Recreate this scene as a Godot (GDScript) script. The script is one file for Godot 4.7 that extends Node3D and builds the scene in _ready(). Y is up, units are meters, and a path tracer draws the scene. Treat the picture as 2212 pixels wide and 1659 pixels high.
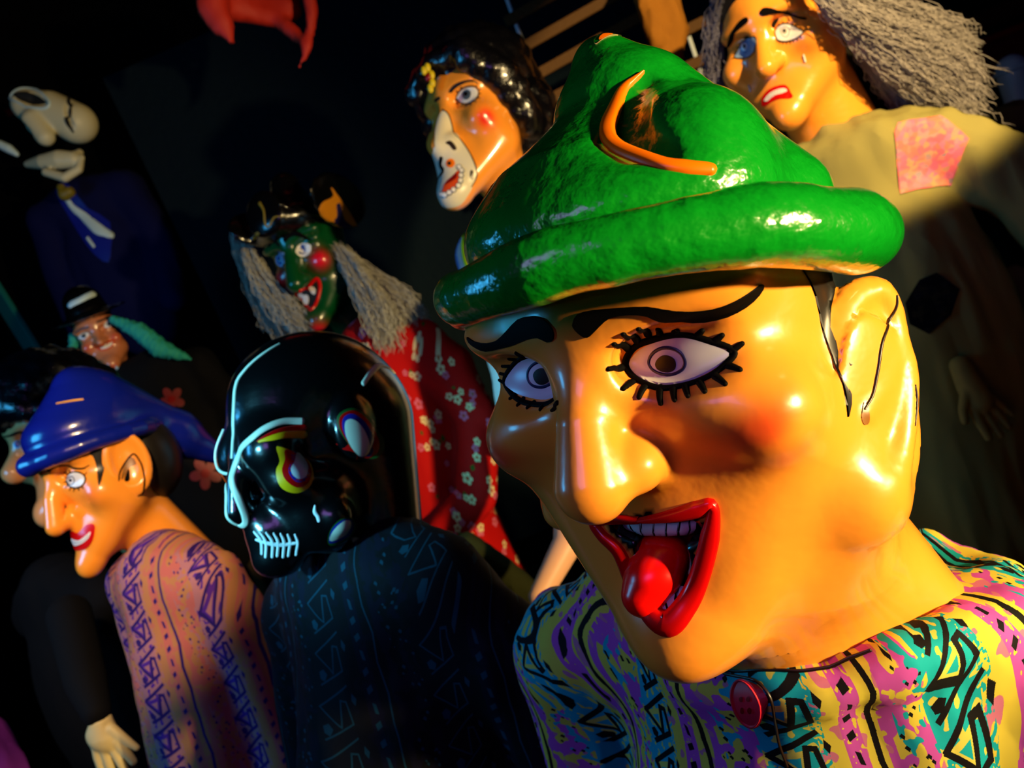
extends Node3D
# A dark display of giant carnival puppets: lacquered papier-mache heads on cloth bodies.
# Heads are modelled as blended solids in their own axes (x to the puppet's left, y up, z out of the face);
# features are thin painted shapes laid on that surface.

var M := {}
var bend_now = null   # how the cloth that is being painted on is folded

func _ready() -> void:
	setup()
	materials()
	setting()
	green_hat_puppet()
	skull_puppet()
	blue_cap_puppet()
	green_witch_puppet()
	half_skull_puppet()
	weeping_puppet()
	green_haired_witch_puppet()
	curly_haired_puppet()
	broken_skull_puppet()
	scarlet_cape()
	slatted_rack()
	bark_cloth()
	rolled_tan_cloth()
	hanging_tan_sleeve()
	maroon_box()
	storage_shelf()
	pale_bucket()
	wooden_plank()
	purple_skirt()
	olive_skirt()
	teal_board()


func setup() -> void:
	var cam := Camera3D.new()
	cam.name = "camera"
	cam.position = Vector3(0, 1.6, 0)
	cam.rotation_degrees = Vector3(-8, 0, -23.5)
	cam.fov = 53.04
	var lens := CameraAttributesPhysical.new()
	lens.frustum_focal_length = 24.05
	lens.frustum_focus_distance = 0.86
	lens.exposure_aperture = 4.6
	lens.exposure_multiplier = 1.0
	cam.attributes = lens
	add_child(cam)
	cam.fov = 53.04
	cam.current = true
	var env := Environment.new()
	env.background_mode = Environment.BG_COLOR
	env.background_color = Color(0, 0, 0)
	env.tonemap_mode = Environment.TONE_MAPPER_LINEAR
	env.tonemap_exposure = 1.0
	env.sdfgi_enabled = true
	env.ssao_enabled = true
	env.ssil_enabled = true
	var we := WorldEnvironment.new()
	we.name = "world"
	we.environment = env
	add_child(we)
	spot("key_spot", Vector3(1.8, 1.36, 0.55), Vector3(-0.3, 1.42, -1.05), Color(1.0, 0.86, 0.60), 13.5, 36.0, 0.06, 0.4)
	spot("gallery_spot", Vector3(1.75, 2.6, 0.1), Vector3(1.3, 1.93, -2.4), Color(1.0, 0.84, 0.56), 21.0, 15.0, 0.04, 0.2)
	spot("side_gallery_spot", Vector3(-0.15, 2.7, 0.3), Vector3(-1.2, 1.42, -2.1), Color(1.0, 0.84, 0.62), 11.0, 11.0, 0.05, 0.5)
	spot("cool_spot", Vector3(-1.7, 2.2, -0.1), Vector3(-0.62, 1.55, -1.45), Color(0.42, 0.85, 1.0), 9.5, 12.0, 0.08, 0.6)
	area("cool_window_light", Vector3(-2.7, 2.3, -1.4), Vector3(-1.0, 1.6, -2.8), Color(0.25, 0.72, 1.0), 2.4, Vector2(0.7, 0.7))
	area("dim_room_light", Vector3(-0.9, 2.5, 0.7), Vector3(0.1, 1.4, -0.9), Color(0.72, 0.50, 1.0), 0.6, Vector2(0.8, 0.6))


func spot(called: String, at: Vector3, to: Vector3, colour: Color, energy: float, angle: float, size: float, edge := 0.3) -> void:
	var l := SpotLight3D.new()
	l.name = called
	l.position = at
	l.look_at_from_position(at, to, Vector3.UP)
	l.light_color = colour
	l.light_energy = energy
	l.spot_angle = angle
	l.spot_range = 12.0
	l.spot_attenuation = 2.0
	l.spot_angle_attenuation = edge
	l.light_size = size
	l.shadow_enabled = true
	add_child(l)


func area(called: String, at: Vector3, to: Vector3, colour: Color, energy: float, size: Vector2) -> void:
	var l := AreaLight3D.new()
	l.name = called
	l.area_size = size
	l.light_color = colour
	l.light_energy = energy
	l.area_range = 14.0
	l.shadow_enabled = true
	add_child(l)
	l.look_at_from_position(at, to, Vector3.UP)


# ---------------------------------------------------------------- nodes
func thing(called: String, label: String, category: String, at: Vector3, turn := 0.0, group := "") -> Node3D:
	var o := Node3D.new()
	o.name = called
	add_child(o, true)
	o.position = at
	o.rotation_degrees.y = turn
	tag(o, label, category, group)
	return o


func tag(o: Node, label: String, category: String, group := "") -> void:
	o.set_meta("label", label)
	o.set_meta("category", category)
	if group:
		o.set_meta("group", group)


func part(mesh: Mesh, called: String, mat: Material, under: Node, label := "") -> MeshInstance3D:
	var o := MeshInstance3D.new()
	o.name = called
	o.mesh = mesh
	o.material_override = mat
	under.add_child(o, true)
	if label:
		o.set_meta("label", label)
	return o


# puts a part made in a head's own axes where that head stands in the room
func seat(o: Node3D, at: Vector3, turn: Vector3, size := 1.0) -> void:
	var b := Basis.from_euler(turn * PI / 180.0).scaled(Vector3.ONE * size)
	o.transform = (o.get_parent() as Node3D).transform.affine_inverse() * Transform3D(b, at)


func paint(c: Color, rough := 0.25, gloss := 0.5, coat := 0.0) -> StandardMaterial3D:
	var m := StandardMaterial3D.new()
	m.albedo_color = c
	m.roughness = rough
	m.metallic_specular = gloss
	if coat > 0.0:
		m.clearcoat_enabled = true
		m.clearcoat = coat
		m.clearcoat_roughness = 0.12
	return m


func lumps(seed_: int, freq: float, octaves: int, strength: float, size := 256) -> NoiseTexture2D:
	var n := FastNoiseLite.new()
	n.seed = seed_
	n.noise_type = FastNoiseLite.TYPE_SIMPLEX_SMOOTH
	n.frequency = freq
	n.fractal_octaves = octaves
	var t := NoiseTexture2D.new()
	t.width = size
	t.height = size
	t.seamless = true
	t.noise = n
	t.as_normal_map = true
	t.bump_strength = strength
	return t


func rough_coat(m: StandardMaterial3D, t: Texture2D, scale_: float, amount: float) -> StandardMaterial3D:
	m.normal_enabled = true
	m.normal_texture = t
	m.normal_scale = amount
	m.uv1_triplanar = true
	m.uv1_scale = Vector3.ONE * scale_
	return m


func hue(hex: String) -> Color:   # a linear colour for vertex paint
	return Color(hex).srgb_to_linear()


func materials() -> void:
	var fine := lumps(3, 0.02, 3, 3.0)
	var coarse := lumps(5, 0.03, 4, 6.0)
	var weave := lumps(7, 0.12, 2, 4.0)
	M.skin = rough_coat(paint(Color.WHITE, 0.3, 0.5, 0.5), fine, 6.0, 0.25)
	M.skin.vertex_color_use_as_albedo = true
	M.green_lacquer = rough_coat(paint(Color("068a1c"), 0.22, 0.5, 0.6), coarse, 5.0, 0.5)
	M.blue_lacquer = rough_coat(paint(Color("0a1a8a"), 0.25, 0.5, 0.5), fine, 6.0, 0.3)
	M.black_lacquer = rough_coat(paint(Color("050506"), 0.22, 0.5, 0.5), fine, 5.0, 0.3)
	M.curly_hair = rough_coat(paint(Color("08080e"), 0.25, 0.5, 0.5), coarse, 9.0, 0.8)
	for entry in [["black_paint", "080707", 0.6], ["mouth_black", "060505", 0.8], ["hair_paint", "15120f", 0.35], ["dark_brown_paint", "20110a", 0.35],
			["ear_brown_paint", "8a5a20", 0.35], ["white_paint", "e4e4e0", 0.25], ["petal_red", "6a0a0a", 0.5], ["cream_paint", "ddd8c0", 0.35], ["navy_paint", "1c1a4a", 0.3], ["blue_paint", "16208a", 0.3],
			["red_paint", "c80808", 0.22], ["tongue_paint", "ff0c06", 0.25], ["orange_paint", "ff7a00", 0.35], ["worn_paint", "c8b878", 0.6], ["yellow_paint", "e8a80a", 0.3],
			["deep_green_paint", "0a4a18", 0.35], ["deep_red_paint", "7a0a08", 0.35], ["clay_red_paint", "d0481a", 0.35], ["steel_paint", "4a5a6a", 0.3], ["pale_iris_paint", "b8b4ac", 0.3],
			["eye_blue_paint", "1a4a9a", 0.25], ["eye_pale_blue_paint", "8aaad0", 0.25], ["ochre_paint", "c07a0c", 0.5], ["old_gold_paint", "7a6a14", 0.5], ["petal_yellow", "c8b414", 0.5],
			["button_red", "c02038", 0.4], ["tear_paint", "d8d8e0", 0.15], ["pale_skin", "f0b48a", 0.4], ["cyan_paint", "c8e0e0", 0.4], ["hand_paint", "d8c488", 0.5], ["bone_paint", "d8d0a8", 0.45], ["scarlet_cloth", "b01c06", 0.7]]:
		M[entry[0]] = paint(Color(entry[1]), entry[2])
	for entry in [["white_cloth", "d8d0c8"], ["pale_blue_cloth", "6a94d0"], ["yellow_cloth", "e0d00a"], ["green_cloth", "5a9a1a"], ["tan_cloth", "8e8850"], ["black_cloth", "07070a"],
			["olive_cloth", "24260a"], ["maroon_cloth", "5a1010"], ["purple_cloth", "7a2a9a"], ["navy_cloth", "060a38"], ["brown_bark", "8a5a1c"], ["teal_board", "0c5a54"]]:
		M[entry[0]] = cloth(Color(entry[1]), weave)
	M.black_paint.metallic_specular = 0.15
	M.white_hair = paint(Color("b0aea0"), 0.7, 0.3)
	M.grey_hair = paint(Color("a09c9c"), 0.6, 0.4)
	M.blue_grey_hair = paint(Color("6a6a80"), 0.6, 0.4)
	M.green_hair = paint(Color("2a9a84"), 0.7, 0.3)
	M.bright_print = printed(zigzag_print(Color("d8c848"), Color("10a8b8"), Color("c050b4"), Color("0c0a0c"), 17.0, Color("d4cc58")))
	M.purple_print = printed(zigzag_print(Color("b0784e"), Color("a87078"), Color("b8645e"), Color("2c1466"), 15.0, Color("50248c")))
	M.night_print = printed(zigzag_print(Color("030409"), Color("040810"), Color("07071a"), Color("0c3a4a"), 6.0, Color("03060e")))
	M.floral_print = printed(flower_print())
	M.pink_patchwork = paint(Color.WHITE, 0.85, 0.25)
	M.pink_patchwork.albedo_texture = patchwork(3, ["e8687a", "f08878", "d86a8a", "e8789a", "c89a6a", "9a8a94", "f07a6a"])
	M.dark_patchwork = paint(Color.WHITE, 0.85, 0.25)
	M.dark_patchwork.albedo_texture = patchwork(4, ["08080a", "0a0a10", "0c0c0c", "2a2418", "08080a", "1a1a22"])
	for m in [M.pink_patchwork, M.dark_patchwork]:
		m.uv1_triplanar = true
		m.uv1_scale = Vector3.ONE * 3.0
	var wood := lumps(11, 0.04, 4, 5.0)
	M.slat_wood = rough_coat(paint(Color("4a3214"), 0.7, 0.3), wood, 4.0, 0.6)
	M.rope_white = paint(Color("b8c4c8"), 0.7, 0.3)
	M.dark_wall = rough_coat(paint(Color("08141c"), 0.95, 0.2), coarse, 1.5, 0.5)
	M.black_wall = paint(Color("040405"), 0.95, 0.1)
	M.beam_wood = rough_coat(paint(Color("3a2a14"), 0.8, 0.2), wood, 3.0, 0.6)


func slab(called: String, at: Vector3, size: Vector3, mat: Material) -> MeshInstance3D:
	var b := BoxMesh.new()
	b.size = size
	var o := part(b, called, mat, self)
	o.position = at
	o.set_meta("kind", "structure")
	return o


# a straight bar with softened edges between two points
func bar(a: Vector3, b: Vector3, tall: float, deep: float, called: String, mat: Material, under: Node) -> MeshInstance3D:
	var st := SurfaceTool.new()
	st.begin(Mesh.PRIMITIVE_TRIANGLES)
	st.set_smooth_group(-1)
	var len := a.distance_to(b)
	var c := minf(tall, deep) * 0.18
	var h := Vector2(tall, deep) * 0.5
	var prof := [Vector2(-h.x + c, -h.y), Vector2(h.x - c, -h.y), Vector2(h.x, -h.y + c), Vector2(h.x, h.y - c), Vector2(h.x - c, h.y), Vector2(-h.x + c, h.y), Vector2(-h.x, h.y - c), Vector2(-h.x, -h.y + c)]
	for k in 8:
		var p: Vector2 = prof[k]
		var q: Vector2 = prof[(k + 1) % 8]
		var v := [Vector3(-len / 2, p.x, p.y), Vector3(len / 2, p.x, p.y), Vector3(len / 2, q.x, q.y), Vector3(-len / 2, q.x, q.y)]
		for i in [0, 1, 2, 0, 2, 3]:
			st.add_vertex(v[i])
		for s in [-1, 1]:
			var tri := [Vector3(s * len / 2, 0, 0), Vector3(s * len / 2, p.x, p.y), Vector3(s * len / 2, q.x, q.y)]
			for i in ([0, 1, 2] if s < 0 else [0, 2, 1]):
				st.add_vertex(tri[i])
	st.generate_normals()
	var o := part(st.commit(), called, mat, under)
	var x := (b - a).normalized()
	var z := x.cross(Vector3.UP).normalized()
	o.transform = Transform3D(Basis(x, z.cross(x).normalized(), z), (a + b) * 0.5)
	return o


func setting() -> void:
	slab("floor", Vector3(0, -0.05, -1.5), Vector3(7.4, 0.1, 8.4), M.black_wall)
	slab("ceiling", Vector3(0, 4.65, -1.5), Vector3(7.4, 0.1, 8.4), M.black_wall)
	slab("wall_back", Vector3(0, 2.3, -5.65), Vector3(7.4, 4.6, 0.1), M.black_wall)
	slab("wall_front", Vector3(0, 2.3, 2.65), Vector3(7.4, 4.6, 0.1), M.black_wall)
	slab("wall_left", Vector3(-3.65, 2.3, -1.5), Vector3(0.1, 4.6, 8.2), M.black_wall)
	slab("wall_right", Vector3(3.65, 2.3, -1.5), Vector3(0.1, 4.6, 8.2), M.black_wall)
	slab("wall_panel", Vector3(0.55, 1.75, -4.75), Vector3(4.0, 3.5, 0.08), M.dark_wall)


func green_hat_puppet() -> void:
	var puppet := thing("carnival_puppet", "grinning yellow faced puppet in a green pointed hat and bright printed shirt, nearest of all", "puppet", Vector3(0.072, 0, -0.790), -42.14)
	var head_clay := Clay.new()
	head_clay.e(Vector3(0, .02, -.17), Vector3(.205, .21, .185), .02)
	head_clay.e(Vector3(0, -.09, -.16), Vector3(.185, .19, .145), .05)
	head_clay.c([0, .055, -.03, .03, 0, .055, -.03, .03], .05)
	head_clay.ee(Vector3(.09, .05, -.055), Vector3(.09, .03, .045), .04)
	head_clay.ee(Vector3(.15, -.088, -.06), Vector3(.056, .052, .058), .04)
	head_clay.ee(Vector3(.105, -.068, -.045), Vector3(.045, .032, .04), .04)
	head_clay.cc([.13, -.16, -.13, .074, .037, -.31, -.035, .05], .07)
	head_clay.e(Vector3(0, -.235, -.085), Vector3(.085, .11, .06), .04)
	head_clay.e(Vector3(0, -.338, -.002), Vector3(.045, .042, .043), .05)
	head_clay.c([0, -.2, -.18, .13, .04, -.62, -.33, .2], .12)
	head_clay.c([.09, -.37, -.25, .09, .2, -.475, -.265, .04, .252, -.512, -.265, .012], .06)
	head_clay.c([.18, -.245, -.145, .05, .12, -.31, -.17, .07], .07)
	head_clay.ee(Vector3(.088, -.005, -.02), Vector3(.065, .03, .03), .03, Vector3(0, 0, 0), true)
	head_clay.ee(Vector3(.09, -.016, -.085), Vector3(.062, .036, .05), .02)
	head_clay.c([0, .02, -.02, .02, 0, -.05, .025, .03, 0, -.108, .05, .04], .03)
	head_clay.ee(Vector3(.036, -.108, .012), Vector3(.026, .027, .03), .02)
	head_clay.cc([.195, -.225, -.13, .03, .13, -.22, -.15, .06], .05)
	head_clay.ee(Vector3(.222, -.085, -.195), Vector3(.012, .07, .048), .02, Vector3(0, -26, 0))
	head_clay.ee(Vector3(.227, -.15, -.17), Vector3(.011, .1, .05), .02, Vector3(0, -26, 0))
	head_clay.cc([.232, -.045, -.225, .008, .235, -.052, -.225, .009, .237, -.06, -.226, .009, .24, -.07, -.225, .01, .243, -.085, -.223, .011, .245, -.102, -.22, .011, .246, -.12, -.215, .012, .246, -.137, -.207, .012, .244, -.154, -.196, .012, .241, -.17, -.185, .013, .237, -.185, -.172, .014, .232, -.199, -.158, .016, .226, -.21, -.145, .018, .218, -.218, -.136, .021, .208, -.224, -.128, .024, .198, -.23, -.12, .028], .012)
	head_clay.cc([.205, -.05, -.165, .008, .211, -.044, -.175, .01, .216, -.038, -.185, .012, .222, -.034, -.195, .013, .228, -.033, -.205, .014, .234, -.035, -.215, .015, .238, -.04, -.222, .015, .24, -.051, -.227, .015, .241, -.066, -.23, .014, .24, -.08, -.228, .013, .238, -.092, -.221, .012, .234, -.104, -.209, .012, .23, -.115, -.195, .011, .226, -.124, -.178, .01, .221, -.132, -.159, .009, .216, -.14, -.14, .008], .012)
	var mouth_clay := Clay.new()
	mouth_clay.c([-.022, -.192, -.008, .01, .008, -.198, -.007, .014, .035, -.199, -.009, .015, .056, -.198, -.012, .013], .01)
	mouth_clay.c([-.021, -.194, -.03, .016, .007, -.2, -.029, .02, .032, -.201, -.031, .02, .053, -.2, -.034, .014], .01)
	mouth_clay.c([.02, -.208, -.009, .026, .018, -.224, -.007, .029, .01, -.249, -.003, .026, .007, -.271, .007, .017], .01)
	mouth_clay.c([.018, -.21, -.039, .035, .016, -.227, -.037, .036, .009, -.257, -.032, .034, .005, -.287, -.018, .022], .01)
	var tint := func(p: Vector3) -> Color:
		if p.z < -0.2 and p.y > -0.2 and absf(p.x) < 0.215:
			return hue("15120f")
		if absf(p.x) < 0.08 and p.y < -0.17 and p.y > -0.33 and mouth_clay.dist(p) < 0.010:
			return hue("060505")
		var base := hue("fa9d34")
		var q := Vector3(absf(p.x), p.y, p.z) - Vector3(.163, -.098, -.012)
		var r := q.length() + 0.012 * sin(p.y * 90.0 + p.z * 60.0)
		return base.lerp(hue("e0301c"), 0.8 * exp(-r * r / 0.0011))
	var head := part(null, "head", M.skin, puppet)
	seat(head, Vector3(0.0715, 1.4730, -0.7900), Vector3(2.10, -42.14, -5.02), 1)
	part(patch(head_clay, [.023, .055, .017, .03, .062, .015, .045, .062, .011, .072, .057, .006, .098, .051, .001, .116, .041, -.005, .132, .032, -.017, .146, .028, -.026, .161, .028, -.035, .173, .03, -.047, .18, .032, -.059, .182, .032, -.068, .181, .027, -.069, .173, .02, -.058, .161, .016, -.045, .142, .015, -.038, .119, .018, -.036, .106, .028, -.018, .095, .042, .001, .079, .048, .005, .061, .05, .009, .047, .044, .012, .036, .038, .015, .03, .038, .016, .025, .044, .017, .022, .051, .018], .002, .012, 2, true), "eyebrow", M.black_paint, head)
	part(patch(head_clay, [-.153, .058, -.021, -.137, .053, -.012, -.114, .05, -.003, -.091, .052, .003, -.071, .06, .006, -.048, .07, .009, -.025, .071, .014, -.009, .066, .018, -.001, .054, .02, -.004, .044, .02, -.013, .042, .02, -.024, .048, .018, -.042, .048, .014, -.067, .044, .008, -.093, .042, .002, -.122, .04, -.007, -.138, .045, -.012, -.152, .052, -.019], .002, .012, 2, true), "eyebrow", M.black_paint, head)
	part(patch(head_clay, [.035, -.013, -.035, .05, -.001, -.041, .077, .004, -.04, .103, .003, -.039, .124, -.007, -.04, .143, -.021, -.041, .135, -.028, -.035, .118, -.034, -.028, .095, -.037, -.022, .07, -.034, -.02, .047, -.026, -.028], .003, .008, 3, true), "eye_white", M.white_paint, head)
	part(stroke(head_clay, [.033, -.012, -.032, .046, .003, -.04, .075, .007, -.04, .103, .005, -.04, .126, -.005, -.041, .148, -.02, -.042, .138, -.03, -.033, .121, -.036, -.024, .097, -.039, -.018, .071, -.036, -.015, .047, -.028, -.023], [.008, .008, .009, .008, .008, .006, .008, .008, .008, .009, .008, .008], .003, true, 6), "eye_outline", M.black_paint, head)
	part(stroke(head_clay, [.1, -.02, -.033, .095, -.027, -.031, .084, -.03, -.029, .072, -.029, -.031, .062, -.023, -.034, .059, -.015, -.037, .066, -.007, -.038, .078, -.003, -.037, .09, -.005, -.036, .098, -.011, -.035], [.006, .006], .004, true, 6), "iris_ring", M.navy_paint, head)
	part(patch(head_clay, [.09, -.021, -.033, .087, -.026, -.032, .081, -.028, -.031, .074, -.027, -.032, .068, -.023, -.034, .067, -.018, -.036, .071, -.013, -.036, .078, -.01, -.036, .085, -.011, -.035, .09, -.015, -.034], .004, .008, 3, true), "pupil", M.dark_brown_paint, head)
	part(stroke(head_clay, [.04, -.001, -.039, .053, .022, .006], [.009, .006], .003, false, 4), "eyelash", M.black_paint, head)
	part(stroke(head_clay, [.051, .008, -.04, .066, .03, .005], [.009, .006], .003, false, 4), "eyelash", M.black_paint, head)
	part(stroke(head_clay, [.065, .012, -.04, .081, .03, 0], [.009, .006], .003, false, 4), "eyelash", M.black_paint, head)
	part(stroke(head_clay, [.078, .011, -.041, .079, .017, -.038], [.009, .006], .003, false, 4), "eyelash", M.black_paint, head)
	part(stroke(head_clay, [.094, .009, -.041, .098, .011, -.04], [.009, .006], .003, false, 4), "eyelash", M.black_paint, head)
	part(stroke(head_clay, [.115, .001, -.04, .123, .006, -.041], [.009, .006], .003, false, 4), "eyelash", M.black_paint, head)
	part(stroke(head_clay, [.132, -.007, -.041, .14, -.003, -.044], [.009, .006], .003, false, 4), "eyelash", M.black_paint, head)
	part(stroke(head_clay, [.144, -.02, -.041, .155, -.016, -.048], [.009, .006], .003, false, 4), "eyelash", M.black_paint, head)
	part(stroke(head_clay, [.032, -.013, -.03, .039, -.001, .008], [.009, .006], .003, false, 4), "eyelash", M.black_paint, head)
	part(stroke(head_clay, [.044, -.026, -.017, .045, -.025, .004], [.009, .006], .003, false, 4), "eyelash", M.black_paint, head)
	part(stroke(head_clay, [.058, -.032, -.014, .056, -.038, 0], [.009, .006], .003, false, 4), "eyelash", M.black_paint, head)
	part(stroke(head_clay, [.073, -.036, -.016, .077, -.048, -.001], [.009, .006], .003, false, 4), "eyelash", M.black_paint, head)
	part(stroke(head_clay, [.088, -.039, -.014, .092, -.047, -.003], [.009, .006], .003, false, 4), "eyelash", M.black_paint, head)
	part(stroke(head_clay, [.1, -.039, -.017, .106, -.045, -.005], [.009, .006], .003, false, 4), "eyelash", M.black_paint, head)
	part(stroke(head_clay, [.115, -.038, -.019, .123, -.044, -.008], [.009, .006], .003, false, 4), "eyelash", M.black_paint, head)
	part(stroke(head_clay, [.13, -.036, -.024, .142, -.042, -.015], [.009, .006], .003, false, 4), "eyelash", M.black_paint, head)
	part(stroke(head_clay, [.141, -.03, -.033, .154, -.035, -.029], [.009, .006], .003, false, 4), "eyelash", M.black_paint, head)
	part(patch(head_clay, [-.035, -.003, -.035, -.05, .009, -.041, -.077, .014, -.04, -.103, .013, -.039, -.124, .003, -.04, -.143, -.011, -.041, -.135, -.018, -.035, -.118, -.024, -.028, -.095, -.027, -.022, -.07, -.024, -.02, -.047, -.016, -.028], .003, .008, 3, true), "eye_white", M.white_paint, head)
	part(stroke(head_clay, [-.033, -.002, -.032, -.046, .013, -.04, -.075, .017, -.04, -.103, .015, -.04, -.126, .005, -.041, -.148, -.01, -.042, -.138, -.02, -.033, -.121, -.026, -.024, -.097, -.029, -.018, -.071, -.026, -.015, -.047, -.018, -.023], [.008, .008, .009, .008, .008, .006, .008, .008, .008, .009, .008, .008], .003, true, 6), "eye_outline", M.black_paint, head)
	part(stroke(head_clay, [-.1, -.01, -.033, -.095, -.017, -.031, -.084, -.02, -.029, -.072, -.019, -.031, -.062, -.013, -.034, -.059, -.005, -.037, -.066, .003, -.038, -.078, .007, -.037, -.09, .005, -.036, -.098, -.001, -.035], [.006, .006], .004, true, 6), "iris_ring", M.navy_paint, head)
	part(patch(head_clay, [-.09, -.011, -.033, -.087, -.016, -.032, -.081, -.018, -.031, -.074, -.017, -.032, -.068, -.013, -.034, -.067, -.008, -.036, -.071, -.003, -.036, -.078, 0, -.036, -.085, -.001, -.035, -.09, -.005, -.034], .004, .008, 3, true), "pupil", M.dark_brown_paint, head)
	part(stroke(head_clay, [-.064, .028, .005, -.07, .034, .006], [.006, .004], .003, false, 4), "eyelash", M.black_paint, head)
	part(stroke(head_clay, [-.108, .012, -.04, -.118, .019, -.035], [.006, .004], .003, false, 4), "eyelash", M.black_paint, head)
	part(stroke(head_clay, [-.117, .006, -.041, -.137, .01, -.041], [.006, .004], .003, false, 4), "eyelash", M.black_paint, head)
	part(stroke(head_clay, [-.127, -.004, -.041, -.149, 0, -.046], [.006, .004], .003, false, 4), "eyelash", M.black_paint, head)
	part(stroke(head_clay, [-.138, -.014, -.042, -.16, -.01, -.054], [.006, .004], .003, false, 4), "eyelash", M.black_paint, head)
	part(stroke(head_clay, [-.128, -.025, -.035, -.138, -.029, -.033], [.006, .004], .003, false, 4), "eyelash", M.black_paint, head)
	part(stroke(head_clay, [-.115, -.031, -.031, -.122, -.036, -.024], [.006, .004], .003, false, 4), "eyelash", M.black_paint, head)
	part(stroke(head_clay, [-.097, -.035, -.025, -.104, -.039, -.018], [.006, .004], .003, false, 4), "eyelash", M.black_paint, head)
	part(stroke(head_clay, [-.075, -.036, -.018, -.079, -.04, -.009], [.006, .004], .003, false, 4), "eyelash", M.black_paint, head)
	part(stroke(head_clay, [-.019, -.02, .032, -.056, -.039, .001], [.006, .004], .003, false, 4), "eyelash", M.black_paint, head)
	part(stroke(head_clay, [.005, -.179, -.001, .041, -.177, -.004, .073, -.173, -.01, .089, -.171, -.014, .077, -.206, -.007, .054, -.25, .003, .035, -.276, .017, .015, -.29, .031, -.008, -.279, .025, -.027, -.255, .01, -.035, -.218, .002, -.052, -.2, -.008, -.058, -.183, -.01, -.03, -.178, -.004], [.006, .015, .021, .011, .022, .024, .027, .031, .024, .02, .02, .017, .014, .014, .008], .008, true, 6), "lips", M.red_paint, head)
	part(patch(head_clay, [.187, .054, -.093, .194, .04, -.113, .201, .022, -.13, .203, -.008, -.139, .2, -.045, -.137, .201, -.074, -.133, .207, -.102, -.123, .21, -.129, -.108, .208, -.106, -.138, .201, -.078, -.175, .194, -.056, -.206, .197, -.031, -.21, .198, -.013, -.213, .204, .019, -.192], .002, .014, 2, true), "hair", M.hair_paint, head)
	part(stroke(head_clay, [.255, -.047, -.222, .25, -.062, -.214, .242, -.079, -.181, .235, -.104, -.162, .229, -.123, -.147, .222, -.132, -.131], [.002, .004, .003], .002, false, 6), "ear_line", M.dark_brown_paint, head)
	part(stroke(head_clay, [.257, -.139, -.198, .256, -.157, -.191, .253, -.176, -.175], [.001, .004, .001], .001, false, 6), "ear_line", M.dark_brown_paint, head)
	part(patch(head_clay, [.222, -.126, -.134, .224, -.135, -.133, .223, -.147, -.13, .22, -.147, -.125, .219, -.138, -.125], .001, .01, 3, true), "ear_hole", M.ear_brown_paint, head)
	# the open mouth is cut after the lips are laid on
	head_clay.c([-.022, -.192, -.008, .01, .008, -.198, -.007, .014, .035, -.199, -.009, .015, .056, -.198, -.012, .013], .006, true)
	head_clay.c([-.021, -.194, -.03, .016, .007, -.2, -.029, .02, .032, -.201, -.031, .02, .053, -.2, -.034, .014], .006, true)
	head_clay.c([.02, -.208, -.009, .026, .018, -.224, -.007, .029, .01, -.249, -.003, .026, .007, -.271, .007, .017], .006, true)
	head_clay.c([.018, -.21, -.039, .035, .016, -.227, -.037, .036, .009, -.257, -.032, .034, .005, -.287, -.018, .022], .006, true)
	head.mesh = head_clay.mesh(Vector3(-.3, -.66, -.56), Vector3(.3, .26, .13), .006, tint)
	var gum_clay := Clay.new()
	gum_clay.c([-.02, -.191, -.025, .011, -.004, -.192, -.023, .014, .022, -.194, -.025, .014, .042, -.194, -.027, .014, .056, -.191, -.029, .011], .01)
	gum_clay.c([-.003, -.289, .008, .012, .011, -.284, .003, .012, .026, -.28, -.002, .012], .01)
	var upper_gum := Clay.new()
	upper_gum.c([-.02, -.191, -.025, .011, -.004, -.192, -.023, .014, .022, -.194, -.025, .014, .042, -.194, -.027, .014, .056, -.191, -.029, .011], .01)
	var lower_gum := Clay.new()
	lower_gum.c([-.003, -.289, .008, .012, .011, -.284, .003, .012, .026, -.28, -.002, .012], .01)
	part(upper_gum.mesh(Vector3(-.1, -.34, -.1), Vector3(.1, -.14, .03), .009), "gum", M.mouth_black, head)
	part(lower_gum.mesh(Vector3(-.1, -.36, -.1), Vector3(.1, -.14, .05), .009), "gum", M.mouth_black, head)
	part(patch(gum_clay, [-.029, -.188, -.019, -.029, -.189, -.019, -.025, -.198, -.017, -.027, -.195, -.017], .004, .012, 2, false), "tooth", M.white_paint, head)
	part(patch(gum_clay, [-.028, -.188, -.017, -.016, -.188, -.012, -.016, -.2, -.016, -.024, -.198, -.017], .004, .012, 2, false), "tooth", M.white_paint, head)
	part(patch(gum_clay, [-.012, -.187, -.012, -.001, -.187, -.01, -.007, -.203, -.015, -.013, -.201, -.015], .004, .012, 2, false), "tooth", M.white_paint, head)
	part(patch(gum_clay, [.002, -.187, -.01, .015, -.188, -.011, .005, -.205, -.017, -.006, -.204, -.015], .004, .012, 2, false), "tooth", M.white_paint, head)
	part(patch(gum_clay, [.017, -.188, -.011, .029, -.189, -.012, .02, -.206, -.017, .008, -.205, -.016], .004, .012, 2, false), "tooth", M.white_paint, head)
	part(patch(gum_clay, [.032, -.189, -.012, .044, -.189, -.013, .033, -.206, -.019, .022, -.206, -.017], .004, .012, 2, false), "tooth", M.white_paint, head)
	part(patch(gum_clay, [.047, -.189, -.014, .054, -.189, -.017, .044, -.206, -.02, .036, -.206, -.019], .004, .012, 2, false), "tooth", M.white_paint, head)
	part(patch(gum_clay, [.056, -.19, -.017, .062, -.188, -.02, .048, -.206, -.024, .045, -.207, -.021], .004, .012, 2, false), "tooth", M.white_paint, head)
	part(patch(gum_clay, [-.001, -.284, .019, .004, -.274, -.001, .01, -.273, -.003, .011, -.287, .016], .006, .012, 2, false), "tooth", M.white_paint, head)
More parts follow.
